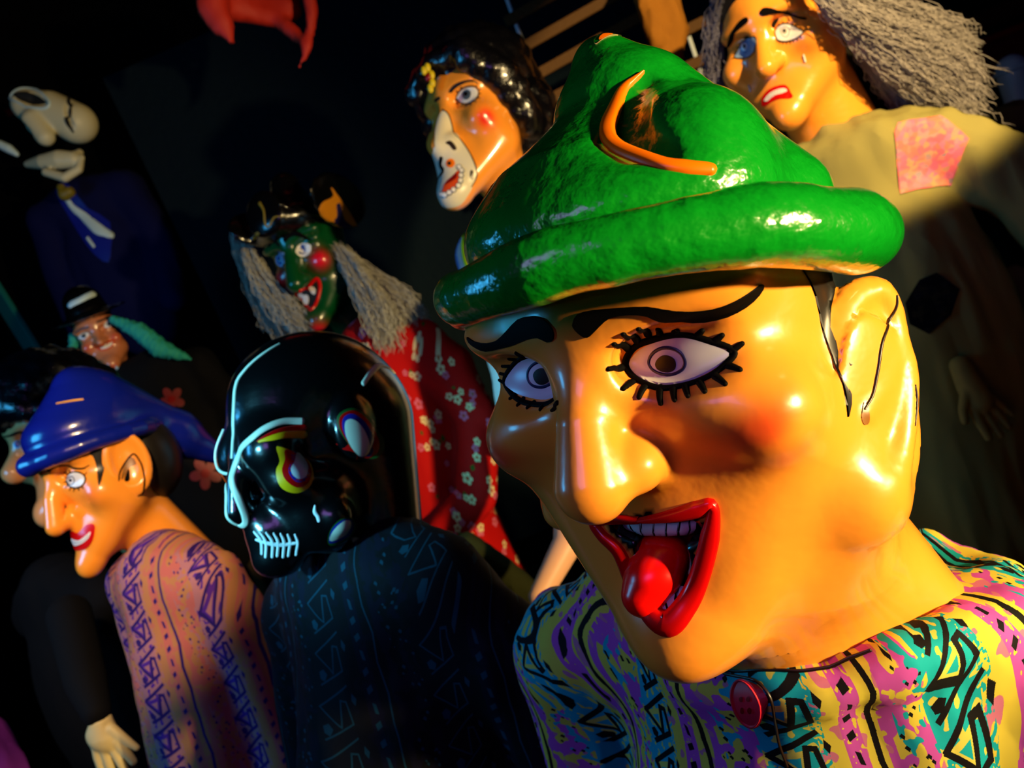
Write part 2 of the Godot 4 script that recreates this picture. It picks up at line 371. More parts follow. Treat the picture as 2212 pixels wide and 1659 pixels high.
	part(patch(gum_clay, [.012, -.272, -.003, .023, -.268, -.001, .021, -.284, .013, .013, -.286, .015], .006, .012, 2, false), "tooth", M.white_paint, head)
	part(patch(gum_clay, [.026, -.268, -.001, .032, -.269, -.002, .027, -.278, .01], .006, .012, 2, false), "tooth", M.white_paint, head)
	var tongue_clay := Clay.new()
	tongue_clay.c([-.016, -.235, -.015, .016, -.019, -.253, -.001, .019, -.017, -.266, .011, .017], .02)
	tongue_clay.c([.02, -.236, -.016, .016, .009, -.251, 0, .019, -.012, -.267, .014, .016], .02)
	tongue_clay.c([.003, -.236, -.013, .018, -.004, -.25, .005, .023, -.015, -.267, .016, .018], .02)
	tongue_clay.c([.003, -.247, -.064, .028, .003, -.239, -.02, .024], .02)
	part(tongue_clay.mesh(Vector3(-.08, -.35, -.08), Vector3(.06, -.17, .08), .006), "tongue", M.tongue_paint, head)
	var hat_clay := Clay.new()
	hat_clay.e(Vector3(.02, .115, -.14), Vector3(.175, .07, .175), .02, Vector3(-15, 0, 0))
	hat_clay.c([.005, .15, -.165, .125, 0, .225, -.21, .066], .08)
	hat_clay.c([0, .225, -.21, .045, 0, .292, -.247, .041], .04)
	hat_clay.c([.05, .225, -.23, .058, .165, .085, -.24, .05], .06)
	hat_clay.ee(Vector3(.125, .235, -.07), Vector3(.045, .03, .045), .05, Vector3(0, 0, -40), true)
	hat_clay.e(Vector3(.122, .168, -.14), Vector3(.062, .06, .07), .05)
	hat_clay.c([-.12, .01, -.33, .034, -.162, .019, -.262, .031, -.195, .03, -.2, .028, -.203, .044, -.156, .026, -.198, .058, -.12, .024, -.19, .072, -.086, .023, -.175, .085, -.055, .022, -.152, .095, -.028, .022, -.125, .102, -.003, .022, -.1, .108, .024, .022, -.075, .112, .05, .022, -.055, .115, .071, .022, -.032, .118, .088, .022, .006, .123, .098, .024, .043, .127, .101, .027, .067, .128, .098, .029, .086, .128, .091, .03, .106, .125, .083, .031, .125, .121, .074, .033, .143, .118, .062, .034, .161, .114, .05, .035, .177, .11, .036, .036, .192, .105, .021, .036, .205, .1, .005, .037, .217, .095, -.012, .037, .227, .087, -.031, .037, .235, .079, -.05, .037, .241, .07, -.069, .036, .246, .062, -.089, .036, .249, .055, -.11, .036, .25, .049, -.13, .036, .249, .042, -.15, .036, .246, .036, -.171, .036, .241, .031, -.191, .036, .235, .027, -.21, .036, .227, .024, -.229, .035, .217, .021, -.247, .035, .205, .019, -.265, .035, .192, .016, -.281, .035, .177, .013, -.296, .034, .161, .01, -.31, .034, .143, .009, -.322, .034, .125, .007, -.334, .034, .106, .006, -.343, .034, .086, .005, -.351, .034, .065, .004, -.357, .034, .043, .003, -.361, .034, .022, .001, -.364, .034, 0, 0, -.365, .034], .025)
	var hat := part(null, "hat", M.green_lacquer, puppet)
	seat(hat, Vector3(0.0715, 1.4730, -0.7900), Vector3(2.10, -42.14, -5.02), 1)
	bend_now = dents(63, .008, 5.0)
	part(stroke(hat_clay, [.079, .26, -.18, .062, .251, -.155, .064, .232, -.109, .073, .219, -.078, .092, .202, -.056, .134, .175, -.039, .155, .16, -.043, .171, .149, -.055], [.002, .013, .018, .017, .015, .015, .015, .013], .004, false, 6), "orange_trim", M.orange_paint, hat)
	part(stroke(hat_clay, [-.079, .26, -.18, -.062, .251, -.155, -.064, .232, -.109, -.073, .219, -.078, -.092, .202, -.056, -.134, .175, -.039], [.002, .013, .018, .017, .015, .012], .004, false, 6), "orange_trim", M.orange_paint, hat)
	part(patch(hat_clay, [.012, .326, -.225, .014, .331, -.247, .025, .325, -.251, .035, .317, -.253, .032, .32, -.253, .028, .323, -.237, .023, .322, -.226, .017, .32, -.217], .001, .01, 3, true), "worn_tip", M.worn_paint, hat)
	part(patch(hat_clay, [.018, .325, -.227, .018, .329, -.249, .026, .324, -.252, .026, .326, -.249, .024, .323, -.23], .001, .01, 3, true), "worn_tip", M.orange_paint, hat)
	bend_now = null
	hat_clay.cc([.085, .252, -.169, .009, .082, .237, -.122, .018, .09, .219, -.077, .024, .113, .199, -.055, .02, .143, .179, -.047, .009], .012, true)
	hat.mesh = hat_clay.mesh(Vector3(-.27, -.07, -.45), Vector3(.32, .36, .17), .006, null, dents(63, .008, 5.0))
	stand(puppet, 0.7)
	var shirt_clay := Clay.new()
	shirt_clay.c([-.19, -.485, -.24, .03, -.146, -.488, -.18, .03, -.1, -.49, -.13, .03, -.051, -.491, -.111, .03, 0, -.49, -.105, .03, .051, -.483, -.101, .03, .1, -.475, -.105, .03, .141, -.466, -.123, .03, .18, -.46, -.15, .03, .222, -.464, -.186, .03, .258, -.472, -.225, .03, .279, -.48, -.261, .029, .285, -.49, -.3, .028, .275, -.509, -.351, .029, .25, -.525, -.4, .03, .204, -.525, -.433, .03, .15, -.52, -.46, .03], .06)
	shirt_clay.c([-.42, -.6, -.27, .1, -.25, -.52, -.27, .11, 0, -.55, -.26, .145, .25, -.565, -.28, .1, .45, -.63, -.3, .1], .05)
	shirt_clay.e(Vector3(0, -.92, -.27), Vector3(.37, .46, .22), .12)
	shirt_clay.c([-.42, -.6, -.27, .1, -.45, -.8, -.25, .1, -.43, -1.1, -.17, .1], .05)
	shirt_clay.c([.45, -.63, -.3, .1, .5, -.8, -.3, .12, .5, -1.1, -.26, .13], .05)
	shirt_clay.c([0, -.9, -.27, .26, .09, -1.38, -.25, .28], .1)
	var shirt := part(null, "shirt", M.bright_print, puppet)
	seat(shirt, Vector3(0.0715, 1.4730, -0.7900), Vector3(2.10, -42.14, -5.02), 1)
	bend_now = folds(61, .014, 7.0, 1.6)
	part(stroke(shirt_clay, [-.022, -.458, -.098, .003, -.456, -.097, .052, -.451, -.098, .092, -.444, -.102, .157, -.433, -.129], [.004, .004], .003, false, 6), "collar_seam", M.dark_brown_paint, shirt)
	part(stroke(shirt_clay, [-.022, -.459, -.094, .031, -.46, -.084, .045, -.482, -.069, .027, -.552, -.088, .027, -.594, -.087], [.004, .004], .003, false, 6), "placket", M.dark_brown_paint, shirt)
	part(patch(shirt_clay, [.037, -.467, -.076, .04, -.474, -.071, .037, -.485, -.069, .029, -.497, -.07, .019, -.505, -.072, .009, -.507, -.073, .002, -.501, -.072, -.002, -.491, -.071, -.003, -.48, -.073, -.002, -.472, -.078, .003, -.465, -.082, .011, -.462, -.085, .021, -.461, -.084, .03, -.462, -.081], .016, .02, 2, true), "button", M.button_red, shirt)
	part(stroke(shirt_clay, [.035, -.468, -.075, .038, -.476, -.071, .033, -.488, -.069, .024, -.498, -.071, .014, -.503, -.072, .005, -.499, -.071, .001, -.489, -.071, -.001, -.478, -.074, .002, -.47, -.079, .008, -.464, -.083, .017, -.462, -.083, .027, -.463, -.08], [.004, .004], .019, true, 2), "button_rim", M.button_red, shirt)
	part(patch(shirt_clay, [.016, -.474, -.074, .015, -.476, -.073, .013, -.476, -.073, .012, -.475, -.074, .013, -.473, -.075, .016, -.472, -.075], .018, .02, 2, true), "button_hole", M.deep_red_paint, shirt)
	part(patch(shirt_clay, [.027, -.472, -.074, .025, -.474, -.073, .023, -.474, -.073, .022, -.473, -.074, .024, -.471, -.075, .026, -.47, -.075], .018, .02, 2, true), "button_hole", M.deep_red_paint, shirt)
	part(patch(shirt_clay, [.014, -.484, -.071, .013, -.487, -.071, .01, -.487, -.071, .01, -.485, -.071, .012, -.482, -.072, .014, -.482, -.072], .018, .02, 2, true), "button_hole", M.deep_red_paint, shirt)
	part(patch(shirt_clay, [.025, -.482, -.071, .023, -.485, -.07, .021, -.485, -.07, .02, -.483, -.071, .022, -.48, -.071, .024, -.48, -.071], .018, .02, 2, true), "button_hole", M.deep_red_paint, shirt)
	bend_now = null
	shirt.mesh = shirt_clay.mesh(Vector3(-.6, -1.4, -.6), Vector3(.6, -.3, .05), .012, null, folds(61, .014, 7.0, 1.6), wrap_round(-.27, 1.25, .27, -.42))


func skull_puppet() -> void:
	var it := thing("carnival_puppet", "black lacquered skull puppet with white outlined nose and fishbone teeth beside the blue cap puppet", "puppet", Vector3(-0.535, 0.000, -1.499), -46.0)
	var head_clay := Clay.new()
	head_clay.e(Vector3(0, .105, -.245), Vector3(.185, .205, .255), .02)
	head_clay.e(Vector3(0, .02, -.12), Vector3(.14, .12, .13), .05)
	head_clay.ee(Vector3(.08, -.02, -.04), Vector3(.085, .085, .07), .04)
	head_clay.ee(Vector3(.095, -.105, -.06), Vector3(.075, .06, .06), .03)
	head_clay.c([0, 0, -.01, .025, 0, -.08, .02, .03, 0, -.165, .035, .028], .03)
	head_clay.e(Vector3(0, -.23, -.06), Vector3(.08, .09, .08), .05)
	head_clay.e(Vector3(0, -.31, -.06), Vector3(.065, .05, .07), .04)
	head_clay.ee(Vector3(.1, -.2, -.16), Vector3(.07, .12, .1), .06)
	head_clay.c([0, .02, -.35, .185, -.02, -.42, -.36, .15], .06)
	head_clay.ee(Vector3(.185, 0, -.235), Vector3(.03, .085, .06), .03)
	head_clay.ee(Vector3(.165, -.225, -.16), Vector3(.03, .04, .035), .03)
	var head := part(null, "head", M.black_lacquer, it)
	seat(head, Vector3(-0.5349, 1.4866, -1.4988), Vector3(-18.00, -46.00, 0.00), .73)
	part(stroke(head_clay, [.154, .038, -.105, .147, .044, -.061, .138, .035, -.014, .108, .012, .021, .036, -.021, .025, .017, -.061, .039, .019, -.095, .045, .027, -.131, .039, .03, -.176, .03, .019, -.199, .029, -.009, -.2, .034, -.008, -.183, .056, -.01, -.154, .06, -.011, -.099, .051, -.104, -.041, .026, -.114, .005, .021, -.101, .036, .011, -.079, .062, .004], [.02, .02, .02, .02, .019, .019, .019, .02, .02, .02, .018, .015, .012, .01, .009, .009, .007, .004], .004, false, 6), "white_outline", M.cream_paint, head)
	part(stroke(head_clay, [.075, .264, -.121, .061, .239, -.071, .037, .204, -.027, .022, .176, -.007, .02, .111, .011, .008, .047, .017, .005, -.021, .031], [.002, .008, .011, .012, .012, .012, .009], .003, false, 6), "white_outline", M.cream_paint, head)
	part(stroke(head_clay, [.186, .119, -.293, .176, .146, -.327, .152, .172, -.379, .132, .166, -.422, .121, .149, -.45], [.017, .018, .018, .012, .004], .003, false, 6), "white_outline", M.cream_paint, head)
	part(stroke(head_clay, [.131, .003, .013, .151, .015, -.013, .154, .023, -.063, .153, .021, -.11], [.005, .011, .015, .017], .002, false, 6), "red_brow", M.red_paint, head)
	part(stroke(head_clay, [.135, .001, .011, .157, .005, -.017, .159, .007, -.062, .15, .002, -.108], [.007, .017, .021, .023], .003, false, 6), "yellow_brow", M.yellow_paint, head)
	part(patch(head_clay, [.161, -.022, -.019, .165, -.023, -.031, .156, -.041, -.069, .132, -.066, -.116, .153, -.099, -.113, .163, -.128, -.097, .162, -.141, -.076, .157, -.143, -.051, .15, -.127, -.025, .146, -.1, -.016, .148, -.075, -.017, .156, -.056, -.025], .003, .012, 3, true), "eye_ring", M.yellow_paint, head)
	part(patch(head_clay, [.165, -.031, -.039, .153, -.043, -.075, .135, -.066, -.109, .156, -.098, -.105, .165, -.122, -.088, .165, -.131, -.062, .164, -.121, -.042, .159, -.101, -.029, .156, -.077, -.028, .16, -.054, -.037], .004, .012, 3, true), "eye_ring", M.red_paint, head)
	part(patch(head_clay, [.161, -.038, -.058, .145, -.049, -.088, .143, -.075, -.106, .16, -.097, -.097, .168, -.115, -.08, .169, -.118, -.058, .167, -.103, -.043, .162, -.082, -.041, .16, -.061, -.054], .004, .012, 3, true), "eye_ring", M.blue_paint, head)
	part(patch(head_clay, [.153, -.041, -.076, .14, -.056, -.096, .145, -.075, -.102, .161, -.094, -.092, .168, -.108, -.079, .17, -.11, -.061, .168, -.099, -.048, .164, -.081, -.047, .159, -.062, -.063], .005, .012, 3, true), "eye_drop", M.white_paint, head)
	part(patch(head_clay, [.198, .035, -.186, .207, .051, -.214, .21, .045, -.247, .203, .01, -.287, .179, -.033, -.327, .174, -.066, -.332, .169, -.086, -.315, .162, -.091, -.293, .193, -.082, -.238, .205, -.038, -.198, .199, .004, -.182], .002, .012, 3, true), "ear_ring", M.deep_green_paint, head)
	part(patch(head_clay, [.202, .03, -.19, .209, .044, -.214, .212, .038, -.242, .208, .006, -.275, .178, -.036, -.313, .171, -.068, -.314, .165, -.083, -.298, .157, -.084, -.271, .205, -.048, -.206, .203, -.001, -.186], .003, .012, 3, true), "ear_ring", M.red_paint, head)
	part(patch(head_clay, [.206, .024, -.195, .21, .036, -.214, .214, .027, -.237, .212, -.003, -.264, .197, -.039, -.284, .168, -.067, -.298, .162, -.083, -.284, .193, -.082, -.24, .205, -.051, -.208, .206, -.006, -.191], .004, .012, 3, true), "ear_ring", M.blue_paint, head)
	part(patch(head_clay, [.209, .018, -.201, .213, .02, -.219, .215, 0, -.24, .21, -.038, -.257, .197, -.068, -.262, .197, -.079, -.239, .203, -.063, -.215, .207, -.03, -.198, .208, -.003, -.195], .006, .012, 3, true), "ear_disc", M.cream_paint, head)
	part(patch(head_clay, [.146, -.282, -.127, .173, -.251, -.129, .193, -.232, -.148, .188, -.236, -.183, .149, -.256, -.216, .14, -.283, -.206, .142, -.297, -.166, .139, -.297, -.138], .002, .012, 3, true), "jaw_ring", M.deep_green_paint, head)
	part(patch(head_clay, [.147, -.282, -.129, .175, -.251, -.131, .193, -.235, -.15, .189, -.239, -.179, .153, -.258, -.206, .148, -.279, -.194, .148, -.288, -.164, .144, -.29, -.139], .003, .012, 3, true), "jaw_ring", M.blue_paint, head)
	part(patch(head_clay, [.148, -.281, -.131, .175, -.254, -.135, .193, -.239, -.152, .192, -.24, -.172, .181, -.253, -.18, .161, -.27, -.18, .154, -.281, -.157], .004, .012, 3, true), "jaw_disc", M.cream_paint, head)
	part(patch(head_clay, [.11, -.308, -.248, .105, -.315, -.246, .1, -.316, -.238, .101, -.311, -.228, .119, -.301, -.215, .126, -.294, -.216, .12, -.294, -.23, .114, -.299, -.243], .006, .012, 3, true), "jaw_stud", M.white_paint, head)
	part(stroke(head_clay, [.158, -.186, -.101, .156, -.201, -.099, .158, -.215, -.104, .158, -.226, -.105], [.006, .011, .011, .01], .003, false, 6), "cheek_mark", M.white_paint, head)
	part(stroke(head_clay, [.033, -.244, .012, .059, -.261, -.011, .074, -.271, -.039, .092, -.273, -.064], [.007, .011, .011, .009], .003, false, 6), "tooth_line", M.white_paint, head)
	part(stroke(head_clay, [.032, -.223, .014, .044, -.249, .005, .036, -.283, .005], [.006, .009, .008], .003, false, 4), "tooth", M.white_paint, head)
	part(stroke(head_clay, [.047, -.226, .005, .053, -.255, -.003, .043, -.293, -.001], [.006, .009, .008], .003, false, 4), "tooth", M.white_paint, head)
	part(stroke(head_clay, [.059, -.231, -.006, .063, -.258, -.016, .055, -.296, -.013], [.006, .009, .008], .003, false, 4), "tooth", M.white_paint, head)
	part(stroke(head_clay, [.071, -.237, -.02, .07, -.261, -.028, .062, -.296, -.024], [.006, .009, .008], .003, false, 4), "tooth", M.white_paint, head)
	part(stroke(head_clay, [.08, -.241, -.034, .077, -.264, -.041, .067, -.302, -.037], [.006, .009, .008], .003, false, 4), "tooth", M.white_paint, head)
	part(stroke(head_clay, [.09, -.247, -.048, .085, -.267, -.054, .071, -.302, -.05], [.006, .009, .008], .003, false, 4), "tooth", M.white_paint, head)
	part(stroke(head_clay, [.104, -.25, -.061, .098, -.271, -.068, .075, -.304, -.07], [.006, .009, .008], .003, false, 4), "tooth", M.white_paint, head)
	head.mesh = head_clay.mesh(Vector3(-.24, -.595, -.56), Vector3(.24, .335, .088), .01)
	var shirt_clay := Clay.new()
	shirt_clay.c([-.26, -.16, -.22, .09, -.1, -.04, -.22, .11, .05, -.02, -.22, .12, .22, -.07, -.24, .1, .33, -.22, -.26, .09], .05)
	shirt_clay.e(Vector3(.02, -.5, -.2), Vector3(.28, .5, .2), .12)
	shirt_clay.c([.33, -.22, -.26, .09, .39, -.5, -.27, .085, .37, -.85, -.27, .07], .04)
	shirt_clay.c([-.26, -.16, -.22, .09, -.34, -.5, -.2, .09, -.36, -.9, -.14, .08], .04)
	shirt_clay.c([0, -.5, -.16, .19, .049, -.96, -.202, .22], .1)
	var shirt := part(null, "shirt", M.night_print, it)
	seat(shirt, Vector3(-0.6063, 1.1938, -1.4577), Vector3(-5.14, -40.84, -6.04), 1)
	shirt.mesh = shirt_clay.mesh(Vector3(-.465, -1.205, -.447), Vector3(.5, .125, .055), .02, null, folds(11, .010, 9.0, 2.0), wrap_round(-.2, .95, .30, .07))
	stand(it, 0.7)


func blue_cap_puppet() -> void:
	var it := thing("carnival_puppet", "smiling long nosed puppet in a pointed blue cap and purple printed shirt at left", "puppet", Vector3(-1.255, 0.000, -2.116), -40.0)
	var tint := func(q: Vector3) -> Color:
		var d := Vector3(absf(q.x), q.y, q.z) - Vector3(.155, -.10, -.03)
		var r := d.length_squared()
		return hue("fa9d34").lerp(hue("e8602c"), 0.55 * exp(-r / .0014))
	var head_clay := Clay.new()
	head_clay.e(Vector3(0, .05, -.18), Vector3(.19, .21, .2), .02)
	head_clay.e(Vector3(0, -.09, -.15), Vector3(.175, .19, .14), .05)
	head_clay.c([0, .06, -.03, .03, 0, .06, -.03, .03], .05)
	head_clay.ee(Vector3(.08, .05, -.05), Vector3(.085, .028, .04), .04)
	head_clay.e(Vector3(.14, -.11, -.08), Vector3(.055, .055, .055), .05)
	head_clay.e(Vector3(0, -.235, -.04), Vector3(.07, .075, .065), .04)
	head_clay.e(Vector3(-.14, -.11, -.08), Vector3(.055, .055, .055), .05)
	head_clay.cc([.12, -.17, -.14, .07, .03, -.315, 0, .036], .06)
	head_clay.e(Vector3(0, -.235, -.07), Vector3(.08, .1, .06), .05)
	head_clay.e(Vector3(0, -.345, .03), Vector3(.036, .036, .036), .05)
	head_clay.ee(Vector3(.085, -.005, -.015), Vector3(.055, .03, .03), .03, Vector3(0, 0, 0), true)
	head_clay.ee(Vector3(.085, -.012, -.07), Vector3(.05, .034, .045), .02)
	head_clay.c([0, .02, -.02, .022, 0, -.07, .03, .03, 0, -.16, .062, .034, 0, -.15, 0, .03], .03)
	head_clay.ee(Vector3(.033, -.145, -.035), Vector3(.024, .024, .028), .02)
	head_clay.c([0, -.2, -.2, .11, 0, -.6, -.3, .13], .06)
	var head := part(null, "head", M.skin, it)
	seat(head, Vector3(-1.2553, 1.5679, -2.1161), Vector3(0.00, -40.00, 0.00), .76)
	part(patch(head_clay, [.049, -.023, -.026, .093, -.009, -.025, .121, -.011, -.035, .135, -.026, -.044, .141, -.046, -.044, .129, -.059, -.032, .1, -.059, -.022, .077, -.045, -.015], .003, .012, 3, true), "eye_white", M.white_paint, head)
	part(stroke(head_clay, [.046, -.022, -.025, .093, -.006, -.026, .123, -.008, -.035, .138, -.023, -.046, .144, -.047, -.045, .132, -.063, -.032, .099, -.062, -.021, .075, -.047, -.013], [.005, .005], .004, true, 3), "eye_outline", M.black_paint, head)
	part(stroke(head_clay, [.103, -.036, -.028, .094, -.044, -.024, .084, -.045, -.018, .07, -.038, -.018, .058, -.027, -.024, .078, -.018, -.025, .099, -.017, -.026, .107, -.024, -.028], [.005, .005], .005, true, 2), "iris_ring", M.steel_paint, head)
	part(patch(head_clay, [.091, -.032, -.025, .085, -.036, -.023, .077, -.034, -.022, .073, -.028, -.024, .083, -.024, -.025, .091, -.026, -.025], .005, .012, 2, true), "pupil", M.black_paint, head)
	part(stroke(head_clay, [.08, -.01, -.025, .046, .004, -.031], [.004, .002], .003, false, 2), "eyelash", M.black_paint, head)
	part(stroke(head_clay, [.103, -.006, -.028, .093, .006, -.03], [.004, .002], .003, false, 2), "eyelash", M.black_paint, head)
	part(stroke(head_clay, [.048, -.017, -.029, .035, -.007, -.023], [.004, .002], .003, false, 2), "eyelash", M.black_paint, head)
	part(stroke(head_clay, [.05, -.026, -.022, .047, -.029, -.01], [.004, .002], .003, false, 2), "eyelash", M.black_paint, head)
	part(stroke(head_clay, [.069, -.042, -.013, .057, -.047, -.005], [.004, .002], .003, false, 2), "eyelash", M.black_paint, head)
	part(stroke(head_clay, [.081, -.052, -.015, .068, -.061, -.009], [.004, .002], .003, false, 2), "eyelash", M.black_paint, head)
	part(stroke(head_clay, [.093, -.06, -.019, .081, -.07, -.016], [.004, .002], .003, false, 2), "eyelash", M.black_paint, head)
	part(stroke(head_clay, [.109, -.063, -.025, .107, -.074, -.023], [.004, .002], .003, false, 2), "eyelash", M.black_paint, head)
	part(stroke(head_clay, [.126, -.063, -.03, .134, -.073, -.028], [.004, .002], .003, false, 2), "eyelash", M.black_paint, head)
	part(stroke(head_clay, [.141, -.032, -.049, .149, -.026, -.058], [.004, .002], .003, false, 2), "eyelash", M.black_paint, head)
	part(stroke(head_clay, [.05, .033, .014, .075, .039, .007, .1, .031, -.011, .118, .009, -.035, .145, -.008, -.053, .158, -.006, -.073], [.015, .016, .013, .008, .006, .002], .004, false, 6), "eyebrow", M.black_paint, head)
	part(stroke(head_clay, [-.092, .05, .003, -.047, .053, .017, -.001, .038, .024], [.009, .015, .01], .004, false, 6), "eyebrow", M.black_paint, head)
	part(patch(head_clay, [-.011, -.198, .022, .033, -.214, .019, .067, -.198, -.005, .09, -.203, -.017, .095, -.219, -.015, .08, -.256, .005, .046, -.274, .027, -.017, -.269, .035, -.042, -.242, .022], .004, .012, 3, true), "lips", M.red_paint, head)
	part(patch(head_clay, [-.021, -.225, .025, .028, -.237, .026, .06, -.233, .012, .081, -.225, -.004, .072, -.243, .008, .041, -.252, .025, -.012, -.251, .03], .006, .012, 3, true), "teeth", M.white_paint, head)
	part(stroke(head_clay, [-.024, -.236, .026, .028, -.245, .027, .058, -.244, .017, .075, -.234, .004], [.003, .003], .007, false, 3), "tooth_gap", M.steel_paint, head)
	part(patch(head_clay, [.171, .045, -.08, .171, .017, -.092, .167, -.026, -.087, .185, -.086, -.057, .184, -.07, -.076, .176, -.037, -.106, .186, .005, -.148, .183, .039, -.125], .004, .012, 2, true), "hair", M.hair_paint, head)
	head.mesh = head_clay.mesh(Vector3(-.22, -.755, -.455), Vector3(.22, .285, .121), .009, tint, null, null)
	var ears_clay := Clay.new()
	ears_clay.e(Vector3(.195, -.055, -.17), Vector3(.022, .125, .085), .02, Vector3(-8, -25, 0))
	ears_clay.e(Vector3(.212, -.045, -.175), Vector3(.02, .085, .05), .02, Vector3(-8, -25, 0), true)
	var ears := part(null, "ear", M.skin, it)
	seat(ears, Vector3(-1.2553, 1.5679, -2.1161), Vector3(0.00, -40.00, 0.00), .76)
	part(stroke(ears_clay, [.186, -.116, -.115, .189, -.087, -.132, .182, -.063, -.157, .206, -.034, -.203, .214, -.063, -.211, .219, -.099, -.205, .218, -.144, -.189, .194, -.178, -.171, .187, -.175, -.144], [.004, .006, .007, .007, .007, .007, .007, .007, .006], .003, false, 6), "ear_line", M.black_paint, ears)
	part(patch(ears_clay, [.189, -.077, -.173, .187, -.099, -.168, .194, -.116, -.152, .193, -.11, -.141, .189, -.098, -.149], .004, .012, 3, true), "ear_hole", M.black_paint, ears)
	part(patch(ears_clay, [.201, -.041, -.196, .183, -.065, -.161, .192, -.1, -.133, .186, -.091, -.154, .189, -.075, -.173, .205, -.07, -.2], .003, .012, 3, true), "ear_hollow", M.ear_brown_paint, ears)
	ears.mesh = ears_clay.mesh(Vector3(.129, -.204, -.273), Vector3(.261, .094, -.067), .009, tint, null, null)
	var far_ear_clay := Clay.new()
	far_ear_clay.e(Vector3(-.195, -.055, -.17), Vector3(.022, .125, .085), .02, Vector3(-8, 25, 0))
	far_ear_clay.e(Vector3(-.212, -.045, -.175), Vector3(.02, .085, .05), .02, Vector3(-8, 25, 0), true)
	var far_ear := part(null, "ear", M.skin, it)
	seat(far_ear, Vector3(-1.2553, 1.5679, -2.1161), Vector3(0.00, -40.00, 0.00), .76)
	far_ear.mesh = far_ear_clay.mesh(Vector3(-.261, -.204, -.273), Vector3(-.129, .094, -.067), .012, tint, null, null)
	var hair_clay := Clay.new()
	hair_clay.e(Vector3(.02, -.06, -.3), Vector3(.165, .19, .15), .02)
	var hair := part(null, "hair", M.hair_paint, it)
	seat(hair, Vector3(-1.2553, 1.5679, -2.1161), Vector3(0.00, -40.00, 0.00), .76)
	hair.mesh = hair_clay.mesh(Vector3(-.17, -.275, -.475), Vector3(.21, .155, -.125), .02)
	var cap_clay := Clay.new()
	cap_clay.e(Vector3(0, .12, -.17), Vector3(.19, .12, .2), .02, Vector3(-8, 0, 0))
	cap_clay.c([0, .2, -.2, .11, 0, .285, -.22, .06], .08)
	cap_clay.c([0, .17, -.25, .15, .02, -.04, -.48, .09], .08)
	cap_clay.c([.02, -.04, -.48, .09, .03, -.2, -.6, .035], .04)
	cap_clay.c([0, .075, .045, .033, .042, .074, .033, .034, .083, .072, .021, .035, .12, .07, 0, .035, .151, .067, -.033, .034, .178, .064, -.074, .032, .195, .06, -.12, .03, .204, .054, -.172, .029, .205, .047, -.228, .029, .19, .04, -.28, .03, .153, .033, -.323, .033, .102, .027, -.361, .036, .05, .02, -.4, .04], .03)
	cap_clay.c([0, .075, .045, .033, -.12, .07, 0, .033, -.195, .06, -.12, .03], .03)
	var cap := part(null, "cap", M.blue_lacquer, it)
	seat(cap, Vector3(-1.2553, 1.5679, -2.1161), Vector3(0.00, -40.00, 0.00), .76)
	part(stroke(cap_clay, [.095, .238, -.097, .119, .232, -.116, .14, .223, -.141, .152, .216, -.16], [.004, .007, .008, .007], .004, false, 6), "yellow_stitch", M.yellow_paint, cap)
	cap.mesh = cap_clay.mesh(Vector3(-.25, -.26, -.66), Vector3(.259, .37, .103), .013)
	var shirt_clay := Clay.new()
	shirt_clay.c([-.2, .02, -.16, .09, 0, .06, -.16, .12, .2, .02, -.18, .09, .23, -.1, -.2, .08], .05)
	shirt_clay.e(Vector3(0, -.45, -.15), Vector3(.24, .55, .19), .1)
	shirt_clay.c([.23, -.1, -.2, .08, .27, -.45, -.2, .085, .27, -.8, -.1, .08], .04)
	shirt_clay.c([-.2, .02, -.16, .09, -.27, -.3, -.14, .08, -.27, -.6, -.08, .07], .04)
	shirt_clay.c([0, -.5, -.16, .18, .049, -1.026, -.202, .21], .1)
	var shirt := part(null, "shirt", M.purple_print, it)
	seat(shirt, Vector3(-1.1716, 1.1757, -1.9600), Vector3(-4.49, -40.77, -5.28), .92)
	shirt.mesh = shirt_clay.mesh(Vector3(-.375, -1.261, -.437), Vector3(.38, .205, .065), .02, null, folds(21, .012, 8.0, 1.6), wrap_round(-.16, 1.0, .31, .12))
	stand(it, 0.7)


